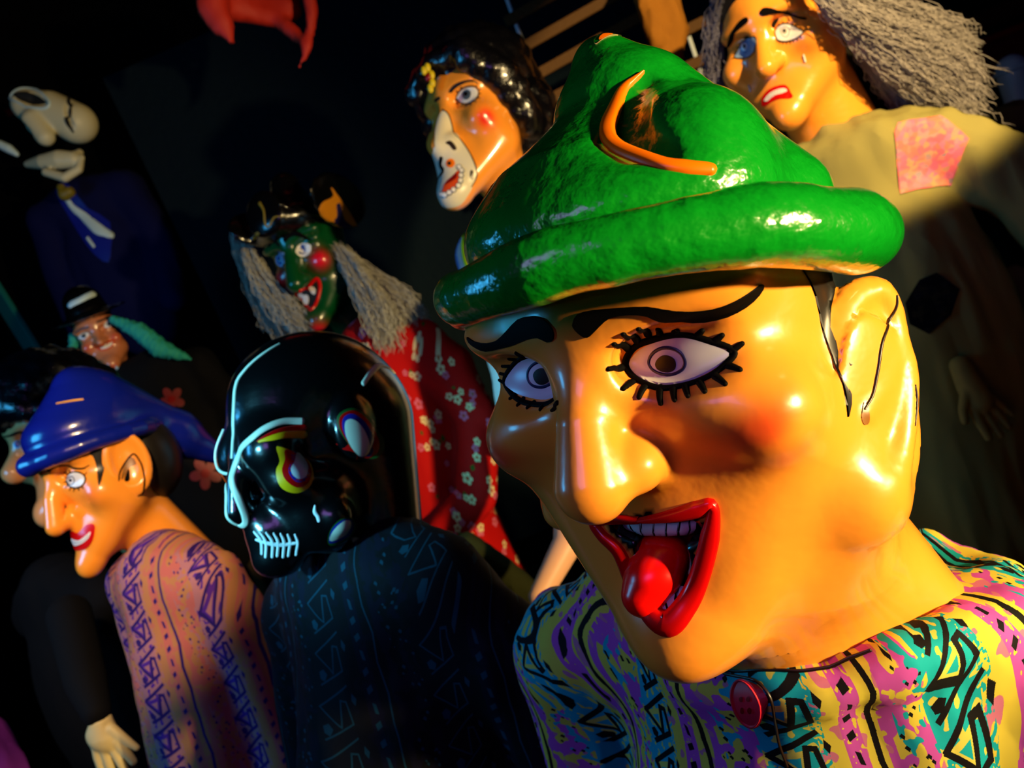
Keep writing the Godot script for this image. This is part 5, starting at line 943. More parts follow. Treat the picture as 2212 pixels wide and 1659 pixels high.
func curly_haired_puppet() -> void:
	var it := thing("carnival_puppet", "pale faced puppet with curly black hair half hidden behind the blue cap puppet", "puppet", Vector3(-1.712, 0.000, -2.795), -42.0)
	var tint := func(q: Vector3) -> Color:
		var a := (Vector3(absf(q.x), q.y, q.z) - Vector3(.12, -.13, .0)).length_squared()
		return hue("e0985c").lerp(hue("d04838"), 0.7 * exp(-a / .002))
	var head_clay := Clay.new()
	head_clay.e(Vector3(0, .05, -.18), Vector3(.19, .21, .2), .02)
	head_clay.e(Vector3(0, -.09, -.15), Vector3(.175, .19, .14), .05)
	head_clay.c([0, .06, -.03, .03, 0, .06, -.03, .03], .05)
	head_clay.ee(Vector3(.08, .05, -.05), Vector3(.085, .028, .04), .04)
	head_clay.ee(Vector3(.13, -.13, -.04), Vector3(.06, .06, .06), .05)
	head_clay.cc([.12, -.17, -.14, .07, .03, -.31, -.01, .05], .06)
	head_clay.e(Vector3(0, -.235, -.07), Vector3(.08, .1, .06), .05)
	head_clay.e(Vector3(0, -.34, .02), Vector3(.05, .05, .05), .05)
	head_clay.ee(Vector3(.085, -.005, -.015), Vector3(.055, .03, .03), .03, Vector3(0, 0, 0), true)
	head_clay.ee(Vector3(.085, -.012, -.07), Vector3(.05, .034, .045), .02)
	head_clay.c([0, .01, -.02, .022, 0, -.06, .02, .03, 0, -.115, .055, .05], .03)
	head_clay.ee(Vector3(.033, -.11, .02), Vector3(.024, .024, .028), .02)
	head_clay.c([0, -.2, -.2, .11, 0, -.6, -.3, .13], .06)
	var head := part(null, "head", M.skin, it)
	seat(head, Vector3(-1.7125, 1.7304, -2.7954), Vector3(0.00, -42.00, 0.00), .85)
	part(stroke(head_clay, [-.005, .037, .023, .049, .029, .013, .077, .028, -.008, .061, .02, -.024], [.006, .011, .016, .013], .005, false, 6), "eyebrow", M.black_paint, head)
	part(patch(head_clay, [.03, -.004, .014, .038, .002, .002, .035, -.003, -.017, .043, -.025, -.01, .039, -.032, .009, .03, -.023, .017], .004, .012, 3, true), "eye_white", M.eye_pale_blue_paint, head)
	part(patch(head_clay, [.04, -.017, 0, .04, -.024, .006, .036, -.025, .011, .034, -.019, .014, .034, -.011, .012, .036, -.004, .007, .037, -.003, .001, .037, -.008, -.002], .006, .012, 2, true), "iris", M.eye_blue_paint, head)
	head.mesh = head_clay.mesh(Vector3(-.215, -.755, -.455), Vector3(.215, .285, .13), .016, tint, null, null)
	var hair_clay := Clay.new()
	hair_clay.e(Vector3(0, .17, -.17), Vector3(.23, .16, .24), .02)
	hair_clay.e(Vector3(0, 0, -.33), Vector3(.22, .25, .16), .05)
	hair_clay.c([-.14, .15, 0, .04, 0, .16, .035, .05, .14, .14, -.01, .05, .2, .04, -.12, .06], .03)
	var hair := part(null, "hair", M.curly_hair, it)
	seat(hair, Vector3(-1.7125, 1.7304, -2.7954), Vector3(0.00, -42.00, 0.00), .85)
	hair.mesh = hair_clay.mesh(Vector3(-.255, -.275, -.515), Vector3(.285, .355, .11), .014, null, curls(6, .03, 15.0), null)
	var coat_clay := Clay.new()
	coat_clay.c([-.26, -.05, -.12, .1, 0, .05, -.14, .12, .24, -.05, -.16, .1], .05)
	coat_clay.e(Vector3(0, -.5, -.1), Vector3(.26, .55, .2), .1)
	var coat := part(null, "coat", M.black_cloth, it)
	seat(coat, Vector3(-2.0220, 1.1240, -2.8616), Vector3(0.00, -38.00, 0.00), 1)
	coat.mesh = coat_clay.mesh(Vector3(-.385, -1.075, -.325), Vector3(.365, .195, .125), .03, null, folds(75, .015, 7.0, 1.5), null)
	var sleeve_clay := Clay.new()
	sleeve_clay.c([-.128, .311, -.296, .066, -.05, .149, -.102, .058, -.005, .077, -.011, .04], .02)
	var sleeve := part(null, "sleeve", M.black_cloth, it)
	seat(sleeve, Vector3(-1.4587, 0.8349, -2.1141), Vector3(0.00, 0.00, 0.00), 1)
	sleeve.mesh = sleeve_clay.mesh(Vector3(-.219, .012, -.387), Vector3(.059, .402, .054), .02)
	var hand_clay := Clay.new()
	hand_clay.c([-.002, .072, -.01, .021, -.005, .045, -.006, .032, -.013, .006, -.001, .04], .012)
	hand_clay.c([-.028, .019, -.003, .029, -.002, -.014, .002, .032], .012)
	hand_clay.c([-.034, .007, .009, .014, -.045, -.038, .015, .013, -.05, -.083, .022, .011], .006)
	hand_clay.c([-.018, -.017, .013, .014, -.023, -.062, .019, .013, -.027, -.099, .024, .011], .006)
	hand_clay.c([.005, -.027, .014, .014, .008, -.068, .02, .013, .01, -.103, .025, .011], .006)
	hand_clay.c([.022, -.017, .013, .014, .033, -.058, .018, .013, .042, -.09, .023, .011], .006)
	hand_clay.c([.021, .019, .007, .016, .039, -.011, .012, .013, .055, -.04, .016, .011, .066, -.058, .018, .009], .006)
	var hand := part(null, "hand", M.hand_paint, it)
	seat(hand, Vector3(-1.4587, 0.8349, -2.1141), Vector3(0.00, 0.00, 0.00), 1)
	hand.mesh = hand_clay.mesh(Vector3(-.086, -.139, -.066), Vector3(.1, .118, .064), .006)
	stand(it, 0.7)


func broken_skull_puppet() -> void:
	var it := thing("carnival_puppet", "cracked bone skull puppet with dark eye hollow and blue suit at upper left", "puppet", Vector3(-1.940, 0.000, -4.703), -10.0)
	var skull_clay := Clay.new()
	skull_clay.c([.007, .087, -.057, .078, .097, .018, -.063, .096, .189, -.085, -.065, .098], .02)
	skull_clay.c([.041, -.021, .013, .059, .071, -.117, .039, .043], .02)
	skull_clay.c([.024, .117, .023, .02, .074, .078, .024, .04, .134, .03, .025, .025], .012, true)
	skull_clay.c([.247, .028, -.03, .009, .22, -.049, .012, .011, .208, -.151, .029, .009], .01, true)
	skull_clay.c([-.02, .003, .038, .027, .007, -.077, .053, .031], .012, true)
	var skull := part(null, "skull", M.bone_paint, it)
	seat(skull, Vector3(-1.9404, 3.4455, -4.7026), Vector3(0.00, -10.00, 0.00), 1.17)
	part(stroke(skull_clay, [-.024, .144, -.014, .016, .16, -.033, .07, .139, -.047, .143, .069, .005, .155, .006, .026, .096, .018, .033, .023, .076, .021, -.035, .135, -.013], [.013, .013], .008, true, 3), "eye_rim", M.cyan_paint, skull)
	part(patch(skull_clay, [.001, .136, .004, .063, .121, -.004, .122, .063, 0, .128, .032, -.001, .061, .056, -.007, .018, .098, .011], .004, .015, 3, true), "eye_hollow", M.mouth_black, skull)
	part(stroke(skull_clay, [.209, .038, -.074, .227, -.005, -.018, .233, -.061, .019, .206, -.097, .029, .198, -.145, .013], [.013, .021, .016, .024, .011], .004, false, 3), "crack", M.mouth_black, skull)
	part(patch(skull_clay, [-.058, .094, -.015, -.06, .088, -.017, -.062, .073, -.023, -.061, .069, -.024, -.061, .076, -.021], .03, .04, 2, false), "red_scrap", M.red_paint, skull)
	skull.mesh = skull_clay.mesh(Vector3(-.096, -.209, -.188), Vector3(.313, .19, .107), .013)
	var jaw_clay := Clay.new()
	jaw_clay.c([-.105, -.175, 0, .018, .009, -.218, .047, .036, .095, -.245, .053, .045, .153, -.27, .047, .038, .174, -.24, .003, .018], .02)
	jaw_clay.c([.022, -.28, .089, .02, .104, -.345, .101, .022, .17, -.329, .07, .02, .196, -.277, .04, .013], .01)
	var jaw := part(null, "jaw", M.bone_paint, it)
	seat(jaw, Vector3(-1.9404, 3.4455, -4.7026), Vector3(0.00, -10.00, 0.00), 1.17)
	jaw.mesh = jaw_clay.mesh(Vector3(-.149, -.392, -.044), Vector3(.234, -.132, .148), .013)
	var tooth_plate_clay := Clay.new()
	tooth_plate_clay.c([-.137, -.067, .078, .02, -.105, -.104, .077, .022, -.081, -.141, .078, .013], .01)
	var tooth_plate := part(null, "tooth_plate", M.cyan_paint, it)
	seat(tooth_plate, Vector3(-1.9404, 3.4455, -4.7026), Vector3(0.00, -10.00, 0.00), 1.17)
	tooth_plate.mesh = tooth_plate_clay.mesh(Vector3(-.183, -.179, .03), Vector3(-.043, -.021, .125), .013)
	var knot_clay := Clay.new()
	knot_clay.c([.081, -.386, .128, .02, .085, -.423, .133, .031, .109, -.422, .129, .027], .01)
	var knot := part(null, "tie_knot", M.old_gold_paint, it)
	seat(knot, Vector3(-1.9404, 3.4455, -4.7026), Vector3(0.00, -10.00, 0.00), 1.17)
	knot.mesh = knot_clay.mesh(Vector3(.029, -.479, .077), Vector3(.161, -.341, .189), .014)
	var suit_clay := Clay.new()
	suit_clay.c([-.26, 0, -.1, .1, 0, .04, -.08, .11, .24, -.02, -.12, .1], .05)
	suit_clay.e(Vector3(0, -.45, -.1), Vector3(.26, .5, .18), .1)
	suit_clay.c([.24, -.02, -.12, .1, .31, -.35, -.08, .09, .28, -.7, .05, .08], .04)
	suit_clay.c([-.26, 0, -.1, .1, -.32, -.35, -.08, .09, -.28, -.7, .05, .08], .04)
	var suit := part(null, "suit", M.navy_cloth, it)
	seat(suit, Vector3(-1.9106, 2.9498, -4.7339), Vector3(0.00, -5.00, 0.00), 1.05)
	bend_now = folds(77, .015, 6.0, 1.5)
	part(patch(suit_clay, [-.053, .134, -.041, .017, .086, .02, .055, -.067, .026, .132, -.182, .022, .071, -.363, .071, .026, -.371, .077, -.021, -.255, .065, -.057, -.1, .027, -.063, -.016, .029], .006, .04, 2, true), "shirt_front", M.blue_paint, suit)
	part(stroke(suit_clay, [-.024, .021, .034, -.014, -.037, .031, .022, -.108, .033, .065, -.195, .048, .106, -.249, .048], [.032, .04, .058, .071, .053], .012, false, 6), "tie", M.cyan_paint, suit)
	part(stroke(suit_clay, [-.001, -.222, .061, .013, -.277, .069], [.021, .021], .012, false, 6), "shirt_edge", M.cyan_paint, suit)
	bend_now = null
	suit.mesh = suit_clay.mesh(Vector3(-.435, -.975, -.305), Vector3(.425, .175, .155), .026, null, folds(77, .015, 6.0, 1.5), null)
	stand(it, 0.7)


func scarlet_cape() -> void:
	var it := thing("cape", "scarlet scalloped cape hanging from above beside the dark panel", "cape", Vector3(-0.352, 0.000, -3.208), 0.0)
	var cape_clay := Clay.new()
	cape_clay.c([-.085, .232, -.033, .061, -.135, .097, -.014, .06, -.13, .027, -.004, .047, -.121, -.042, .006, .018], .03)
	cape_clay.c([.259, .105, -.065, .029, .207, -.051, -.043, .024, .156, -.148, -.03, .02, .105, -.205, -.022, .013, .066, -.235, -.017, .004], .02)
	cape_clay.c([-.127, .117, -.077, .044, -.024, .075, -.132, .034, .066, .014, -.143, .03, .116, -.083, -.089, .026, .143, -.165, -.017, .015], .03)
	cape_clay.c([-.02, .239, -.114, .056, .063, .235, -.235, .077, .179, .164, -.225, .065], .06)
	cape_clay.c([-.068, .147, -.122, .048, .019, .121, -.199, .065, .126, .054, -.189, .054], .06)
	var cape := part(null, "cloth", M.scarlet_cloth, it)
	seat(cape, Vector3(-0.3521, 2.8729, -3.2084), Vector3(0.00, 0.00, 0.00), 1)
	cape.mesh = cape_clay.mesh(Vector3(-.219, -.264, -.337), Vector3(.314, .337, .071), .02, null, folds(79, .010, 8.0, 2.0), null)


func slatted_rack() -> void:
	var it := thing("slatted_rack", "wooden slats strung on two white cords behind the green hat", "rack", Vector3(0.931, 0.000, -3.431), 0.0)
	bar(Vector3(-.338, 2.561, -.036), Vector3(.112, 2.608, -.043), .045, .018, "slat", M.slat_wood, it)
	bar(Vector3(-.346, 2.429, -.018), Vector3(.301, 2.496, -.027), .045, .018, "slat", M.slat_wood, it)
	bar(Vector3(-.345, 2.298, .001), Vector3(.445, 2.38, -.011), .045, .018, "slat", M.slat_wood, it)
	bar(Vector3(-.354, 2.182, .017), Vector3(.445, 2.228, .011), .045, .018, "slat", M.slat_wood, it)
	bar(Vector3(-.357, 2.057, .035), Vector3(.423, 2.083, .031), .045, .018, "slat", M.slat_wood, it)
	bar(Vector3(-.371, 1.928, .053), Vector3(.41, 1.956, .049), .045, .018, "slat", M.slat_wood, it)
	bar(Vector3(-.28, 2.759, -.094), Vector3(-.331, 1.959, .018), .016, .016, "cord", M.rope_white, it)
	bar(Vector3(.395, 2.469, -.053), Vector3(.344, 1.906, .026), .016, .016, "cord", M.rope_white, it)


func bark_cloth() -> void:
	var it := thing("bark_cloth", "shaggy tan cloth hanging in front of the wooden slats", "cloth", Vector3(1.090, 0.000, -3.116), 0.0)
	var cloth_clay := Clay.new()
	cloth_clay.c([.037, .218, -.031, .065, .035, .102, -.014, .076, .018, -.027, .004, .069, -.017, -.129, .018, .054, -.039, -.188, .026, .029], .03)
	cloth_clay.c([-.037, .19, .024, .028, -.046, .059, .042, .032, -.052, -.053, .058, .025], .03)
	var cloth := part(null, "cloth", M.brown_bark, it)
	seat(cloth, Vector3(1.0902, 2.2129, -3.1156), Vector3(0.00, 0.00, 0.00), 1)
	cloth.mesh = cloth_clay.mesh(Vector3(-.103, -.242, -.121), Vector3(.136, .308, .108), .016, null, folds(81, .022, 16.0, 5.0), null)


func rolled_tan_cloth() -> void:
	var it := thing("rolled_cloth", "bundle of rolled tan cloth behind the patched shoulder at right", "cloth", Vector3(2.092, 0.000, -2.893), 0.0)
	var roll_clay := Clay.new()
	roll_clay.c([-.123, .044, -.006, .024, -.042, .033, -.005, .049, .042, .01, -.001, .059, .158, -.03, .004, .066], .02)
	roll_clay.c([-.151, -.002, .051, .017, -.079, -.051, .058, .034, .078, -.119, .067, .051], .02)
	var roll := part(null, "roll", M.tan_cloth, it)
	seat(roll, Vector3(2.0919, 1.3499, -2.8933), Vector3(0.00, 0.00, 0.00), 1)
	roll.mesh = roll_clay.mesh(Vector3(-.193, -.195, -.087), Vector3(.249, .107, .144), .016, null, folds(83, .02, 9.0, 9.0), null)


func hanging_tan_sleeve() -> void:
	var it := thing("hanging_sleeve", "tan sleeve hanging at the right edge below the shoulder", "sleeve", Vector3(1.671, 0.000, -2.600), 0.0)
	var sleeve_clay := Clay.new()
	sleeve_clay.c([.093, .171, -.024, .042, .049, .031, -.004, .065, .059, -.148, .021, .075, .088, -.284, .04, .075], .02)
	var sleeve := part(null, "sleeve", M.tan_cloth, it)
	seat(sleeve, Vector3(1.6710, 0.6968, -2.5996), Vector3(0.00, 0.00, 0.00), 1)
	sleeve.mesh = sleeve_clay.mesh(Vector3(-.041, -.383, -.094), Vector3(.188, .238, .14), .018, null, folds(85, .02, 9.0, 3.0), null)


func maroon_box() -> void:
	var it := thing("storage_box", "dark maroon box on the shelf behind the grey wool hair", "box", Vector3(2.529, 0.000, -3.431), 0.0)
	bar(Vector3(-.058, 1.594, -.103), Vector3(.395, 1.581, -.101), .16, .2, "box_body", M.maroon_cloth, it)
	bar(Vector3(-.033, 1.679, -.114), Vector3(.433, 1.667, -.113), .03, .22, "box_lid", M.deep_red_paint, it)


func storage_shelf() -> void:
	var it := thing("storage_shelf", "dark wooden shelf board under the maroon box and the pale bucket", "shelf", Vector3(2.456, 0.000, -3.303), 0.0)
	bar(Vector3(-.25, 1.258, .06), Vector3(.9, 1.258, .06), .03, .62, "board", M.beam_wood, it)
	bar(Vector3(-0.20, 0, -.15), Vector3(-0.20, 1.243, -.15), .05, .05, "leg", M.beam_wood, it)
	bar(Vector3(0.85, 0, -.15), Vector3(0.85, 1.243, -.15), .05, .05, "leg", M.beam_wood, it)


func pale_bucket() -> void:
	var it := thing("bucket", "pale plastic bucket at the right edge beside the grey wool hair", "bucket", Vector3(2.423, 0.000, -3.209), 0.0)
	var bucket_clay := Clay.new()
	bucket_clay.c([-.026, -.082, .012, .05, .004, .081, -.011, .06], .01)
	var bucket := part(null, "pail", M.cyan_paint, it)
	seat(bucket, Vector3(2.4226, 1.4411, -3.2091), Vector3(0.00, 0.00, 0.00), 1)
	bucket.mesh = bucket_clay.mesh(Vector3(-.101, -.157, -.096), Vector3(.089, .166, .087), .014)
	var rim_clay := Clay.new()
	rim_clay.c([.068, .081, -.011, .008, .06, .081, .021, .008, .036, .081, .044, .008, .004, .081, .053, .008, -.028, .081, .044, .008, -.051, .081, .021, .008, -.06, .081, -.011, .008, -.051, .081, -.043, .008, -.028, .081, -.067, .008, .004, .081, -.075, .008, .036, .081, -.067, .008, .06, .081, -.043, .008, .068, .081, -.011, .008], .004)
	var rim := part(null, "rim", M.cyan_paint, it)
	seat(rim, Vector3(2.4226, 1.4411, -3.2091), Vector3(0.00, 0.00, 0.00), 1)
	rim.mesh = rim_clay.mesh(Vector3(-.093, .048, -.108), Vector3(.101, .114, .086), .008)


func wooden_plank() -> void:
	var it := thing("wooden_plank", "dim brown wooden plank behind the grey wool hair at top right", "plank", Vector3(2.791, 0.000, -3.762), 0.0)
	bar(Vector3(-.244, 1.778, 0), Vector3(.384, 1.772, .001), .09, .09, "timber", M.beam_wood, it)


func purple_skirt() -> void:
	var it := thing("skirt", "purple cloth skirt at the bottom left corner", "skirt", Vector3(-1.911, 0.000, -2.312), 0.0)
	var skirt_clay := Clay.new()
	skirt_clay.c([-.051, .1, -.014, .072, -.032, -.002, 0, .075, -.05, -.15, .021, .087, -.054, -.689, .027, .13], .03)
	var skirt := part(null, "cloth", M.purple_cloth, it)
	seat(skirt, Vector3(-1.9106, 0.8092, -2.3125), Vector3(0.00, 0.00, 0.00), 1)
	skirt.mesh = skirt_clay.mesh(Vector3(-.209, -.844, -.128), Vector3(.101, .197, .182), .02, null, folds(87, .03, 9.0, 2.0), null)


func olive_skirt() -> void:
	var it := thing("skirt", "olive green skirt hem between the black skull puppet and the green hat puppet", "skirt", Vector3(-0.260, 0.000, -2.395), 0.0)
	var skirt_clay := Clay.new()
	skirt_clay.c([-.082, .149, -.021, .045, -.016, .039, -.006, .051, .045, -.084, .012, .045, .048, -.264, .037, .06, -.001, -.487, .068, .066, -.031, -.561, .078, .12], .03)
	var skirt := part(null, "cloth", M.olive_cloth, it)
	seat(skirt, Vector3(-0.2605, 0.6812, -2.3954), Vector3(0.00, 0.00, 0.00), 1)
	skirt.mesh = skirt_clay.mesh(Vector3(-.176, -.706, -.091), Vector3(.133, .219, .223), .02, null, folds(89, .015, 9.0, 2.0), null)


func teal_board() -> void:
	var it := thing("leaning_board", "teal board leaning at the left edge behind the flat black hat", "board", Vector3(-2.359, 0.000, -4.448), 0.0)
	bar(Vector3(-.087, 2.668, -.045), Vector3(.002, 2.099, .035), .16, .03, "board", M.teal_board, it)


# ---------------------------------------------------------------- cloth, hair and small shapes
func folds(seed_: int, deep: float, across: float, along: float):   # hanging folds: ridges that run down the cloth
	var n := FastNoiseLite.new()
	n.seed = seed_
	n.frequency = 1.0
	n.fractal_octaves = 3
	return func(p: Vector3, _g: Vector3) -> float:
		return deep * n.get_noise_3d(p.x * across, p.y * along, p.z * across)


func dents(seed_: int, deep: float, freq: float):
	var n := FastNoiseLite.new()
	n.seed = seed_
	n.frequency = freq
	n.fractal_type = FastNoiseLite.FRACTAL_NONE
	return func(p: Vector3, _g: Vector3) -> float:
		return deep * n.get_noise_3d(p.x, p.y, p.z)


func curls(seed_: int, deep: float, freq: float):
	var n := FastNoiseLite.new()
	n.seed = seed_
	n.noise_type = FastNoiseLite.TYPE_CELLULAR
	n.cellular_return_type = FastNoiseLite.RETURN_DISTANCE
	n.fractal_type = FastNoiseLite.FRACTAL_NONE
	n.frequency = freq
	return func(p: Vector3, _g: Vector3) -> float:
		return deep * (-n.get_noise_3d(p.x, p.y, p.z))


func wrap_round(axis_z: float, radius: float, tile: float, top: float):
	return func(p: Vector3) -> Vector2:   # across the chest, then back along the sides; over the shoulders the print runs down the sleeve
		var out := maxf(absf(p.x) - 0.2, 0.0)
		var over := smoothstep(top - 0.22, top - 0.06, p.y)
		var x := clampf(p.x, -0.2, 0.2) + signf(p.x) * out * lerpf(1.0, 0.35, over)
		return Vector2((x - clampf(p.x / 0.15, -1.0, 1.0) * (p.z - axis_z - 0.15)) * radius, -p.y + out * 0.9 * over) / tile


func blob(at: Vector3, r: Vector3, called: String, mat: Material, under: Node) -> MeshInstance3D:
	var s := SphereMesh.new()
	s.radius = 1.0
	s.height = 2.0
	s.radial_segments = 14
	s.rings = 8
	var o := part(s, called, mat, under)
	o.transform = Transform3D(Basis().scaled(r), at)
	return o


# many thin crimped strands that follow a path and fan out along it
func strands(line: Array, count: int, spread: float, thick: float, crimp: float, seed_: int) -> ArrayMesh:
	var p := smooth(pts3(line), 8)
	var m := p.size()
	var rng := RandomNumberGenerator.new()
	rng.seed = seed_
	var noise := FastNoiseLite.new()
	noise.seed = seed_
	noise.frequency = 1.0
	noise.fractal_octaves = 2
	var us := PackedVector3Array()
	for i in m:
		var dir := (p[mini(i + 1, m - 1)] - p[maxi(i - 1, 0)]).normalized()
		us.append(dir.cross(Vector3.UP if absf(dir.y) < 0.9 else Vector3.RIGHT).normalized())
	var vs := PackedVector3Array()
	var ns := PackedVector3Array()
	var ix := PackedInt32Array()
	for s in count:
		var off := Vector3(rng.randfn(), rng.randfn(), rng.randfn()) * 0.55
		var from := rng.randi_range(0, int(m * 0.4))
		var to := rng.randi_range(int(m * 0.6), m - 1)
		var ph := rng.randf() * 100.0
		var fuzz := crimp * rng.randf_range(0.5, 1.5)
		var base := vs.size()
		for i in range(from, to + 1):
			var f := float(i) / (m - 1)
			var w := Vector3(noise.get_noise_2d(ph, i * 0.27), noise.get_noise_2d(ph + 31.0, i * 0.27), noise.get_noise_2d(ph + 67.0, i * 0.27)) * fuzz * (1.0 + f)
			var c := p[i] + off * spread * (0.45 + 0.75 * f) + w
			var u := us[i]
			var v := u.cross(p[mini(i + 1, m - 1)] - p[maxi(i - 1, 0)]).normalized()
			var r := thick * (1.0 if i < to else 0.2)
			for d in [u, v * 0.87 - u * 0.5, -v * 0.87 - u * 0.5]:
				vs.append(c + d * r)
				ns.append(d)
		for i in to - from:
			for k in 3:
				var a := base + i * 3 + k
				var b := base + i * 3 + (k + 1) % 3
				ix.append_array(PackedInt32Array([a, b, a + 3, b, b + 3, a + 3]))
	var arr := []
	arr.resize(Mesh.ARRAY_MAX)
	arr[Mesh.ARRAY_VERTEX] = vs
	arr[Mesh.ARRAY_NORMAL] = ns
	arr[Mesh.ARRAY_INDEX] = ix
	var mesh := ArrayMesh.new()
	mesh.add_surface_from_arrays(Mesh.PRIMITIVE_TRIANGLES, arr)
	return mesh


# the pole and foot that a puppet stands on
func stand(under: Node3D, tall: float) -> void:
	var foot := CylinderMesh.new()
	foot.top_radius = 0.17
	foot.bottom_radius = 0.2
	foot.height = 0.05
	part(foot, "stand_foot", M.beam_wood, under).position.y = 0.025
	var pole := CylinderMesh.new()
	pole.top_radius = 0.03
	pole.bottom_radius = 0.03
	pole.height = tall - 0.05
	part(pole, "stand_pole", M.beam_wood, under).position.y = 0.05 + pole.height * 0.5


# ---------------------------------------------------------------- cloth prints
func fill_poly(im: Image, pts: Array, c: Color) -> void:   # pairs of pixels; wraps round the edges of the tile
	var n := pts.size() / 2
	var lo := 1e9
	var hi := -1e9
	for i in n:
		lo = minf(lo, pts[i * 2 + 1])
		hi = maxf(hi, pts[i * 2 + 1])
	var w := im.get_width()
	var h := im.get_height()
	for y in range(int(floor(lo)), int(ceil(hi)) + 1):
		var xs := []
		for i in n:
			var j := (i + 1) % n
			var ay: float = pts[i * 2 + 1]
			var by: float = pts[j * 2 + 1]
			if (ay <= y) != (by <= y):
				xs.append(pts[i * 2] + (pts[j * 2] - pts[i * 2]) * (y - ay) / (by - ay))
		xs.sort()
		for k in range(0, xs.size() - 1, 2):
			var x0 := int(round(xs[k]))
			var len := maxi(int(round(xs[k + 1])) - x0, 1)
			var x := posmod(x0, w)
			im.fill_rect(Rect2i(x, posmod(y, h), mini(len, w - x), 1), c)
			if x + len > w:
				im.fill_rect(Rect2i(0, posmod(y, h), x + len - w, 1), c)


func fill_line(im: Image, pts: Array, wide: float, c: Color) -> void:
	for i in range(0, pts.size() - 2, 2):
		var a := Vector2(pts[i], pts[i + 1])
		var b := Vector2(pts[i + 2], pts[i + 3])
		var s := (b - a).normalized() * wide * 0.5
		var t := s.orthogonal()
		a -= s * 0.7
		b += s * 0.7
		fill_poly(im, [a.x + t.x, a.y + t.y, b.x + t.x, b.y + t.y, b.x - t.x, b.y - t.y, a.x - t.x, a.y - t.y], c)


func spatter(im: Image, x0: int, x1: int, seed_: int, freq: float, limit: float, c: Color) -> void:
	var n := FastNoiseLite.new()
	n.seed = seed_
	n.frequency = freq
	n.fractal_octaves = 2
	var w := im.get_width()
	var h := im.get_height()
	for y in h:
		var a := TAU * y / h
		for x in range(x0, x1):
			if n.get_noise_3d(x, cos(a) * h / TAU, sin(a) * h / TAU) > limit:
				im.set_pixel(posmod(x, w), y, c)


# stripes of zigzag hooks, dashes and blots, as on the printed shirts
func zigzag_print(ground: Color, band: Color, blot: Color, ink: Color, ink_wide: float, fill: Color) -> ImageTexture:
	var s := 512
	var im := Image.create(s, s, false, Image.FORMAT_RGB8)
	im.fill(ground)
	spatter(im, 0, s, 4, 0.014, 0.3, blot.lerp(ground, 0.3))
	im.fill_rect(Rect2i(0, 0, 150, s), band)
	spatter(im, 0, 150, 9, 0.024, 0.3, fill)
	spatter(im, 140, 172, 5, 0.06, 0.05, band)
	im.fill_rect(Rect2i(222, 0, 62, s), blot)
	spatter(im, 214, 292, 12, 0.04, 0.42, ground)
	spatter(im, 350, s, 6, 0.013, -0.12, blot)
	spatter(im, 380, s, 21, 0.012, 0.22, ground)
	spatter(im, 400, s, 8, 0.018, 0.25, band)
	for k in 3:
		var y := k * 171.0
		fill_poly(im, [14, y + 78, 96, y + 132, 112, y + 48], fill)
		fill_poly(im, [50, y + 84, 86, y + 108, 92, y + 72], band)
		fill_line(im, [150, y - 4, 12, y + 76, 96, y + 134, 112, y + 44, 136, y + 46, 146, y + 120, 30, y + 176], ink_wide, ink)
		fill_poly(im, [22, y + 136, 44, y + 126, 62, y + 142, 48, y + 164, 26, y + 158], ink)
		fill_poly(im, [166, y + 20, 182, y + 40, 172, y + 62, 160, y + 44], ink)
		for d in 3:
			var yy := y + d * 57.0
			fill_poly(im, [236, yy + 14, 262, yy + 2, 266, yy + 22, 240, yy + 34] if d != 1 else [246, yy + 2, 262, yy + 8, 266, yy + 40, 250, yy + 36], ink)
	var rng := RandomNumberGenerator.new()
	rng.seed = 17
	for d in 26:
		var x := rng.randf_range(388, 500)
		var y := rng.randf_range(0, s)
		var r := rng.randf_range(4, 10)
		fill_poly(im, [x - r, y, x, y - r * 0.8, x + r, y, x + r * 0.3, y + r], ink)
	fill_line(im, [326, -6, 320, 90, 334, 180, 318, 280, 330, 380, 322, 470, 326, 518], ink_wide * 1.2, ink)
	im.generate_mipmaps()
	return ImageTexture.create_from_image(im)


func flower_print() -> ImageTexture:
	var s := 512
	var im := Image.create(s, s, false, Image.FORMAT_RGB8)
	im.fill(Color("c40a06"))
	var rng := RandomNumberGenerator.new()
	rng.seed = 8
	for i in 16:
		var x := rng.randf_range(0, s)
		var y := rng.randf_range(0, s)
		var a := rng.randf() * TAU
		var d := Vector2(cos(a), sin(a)) * rng.randf_range(22, 40)
		var t := d.orthogonal() * 0.35
		fill_poly(im, [x, y, x + d.x * 0.5 + t.x, y + d.y * 0.5 + t.y, x + d.x, y + d.y, x + d.x * 0.5 - t.x, y + d.y * 0.5 - t.y], Color("3c5a14"))
	for i in 46:
		var cx := rng.randf_range(0, s)
		var cy := rng.randf_range(0, s)
		var big := rng.randf_range(9, 17)
		var c := Color("e8d8a0") if i % 3 else Color("d86a8a")
		for k in 5:
			var a := TAU * k / 5.0 + i
			var x := cx + cos(a) * big
			var y := cy + sin(a) * big
			var pts := []
			for j in 7:
				var b := TAU * j / 7.0
				pts.append(x + cos(b) * big * 0.62)
				pts.append(y + sin(b) * big * 0.62)
			fill_poly(im, pts, c)
		fill_poly(im, [cx - 4, cy, cx, cy - 4, cx + 4, cy, cx, cy + 4], Color("b07a10"))
	im.generate_mipmaps()
	return ImageTexture.create_from_image(im)


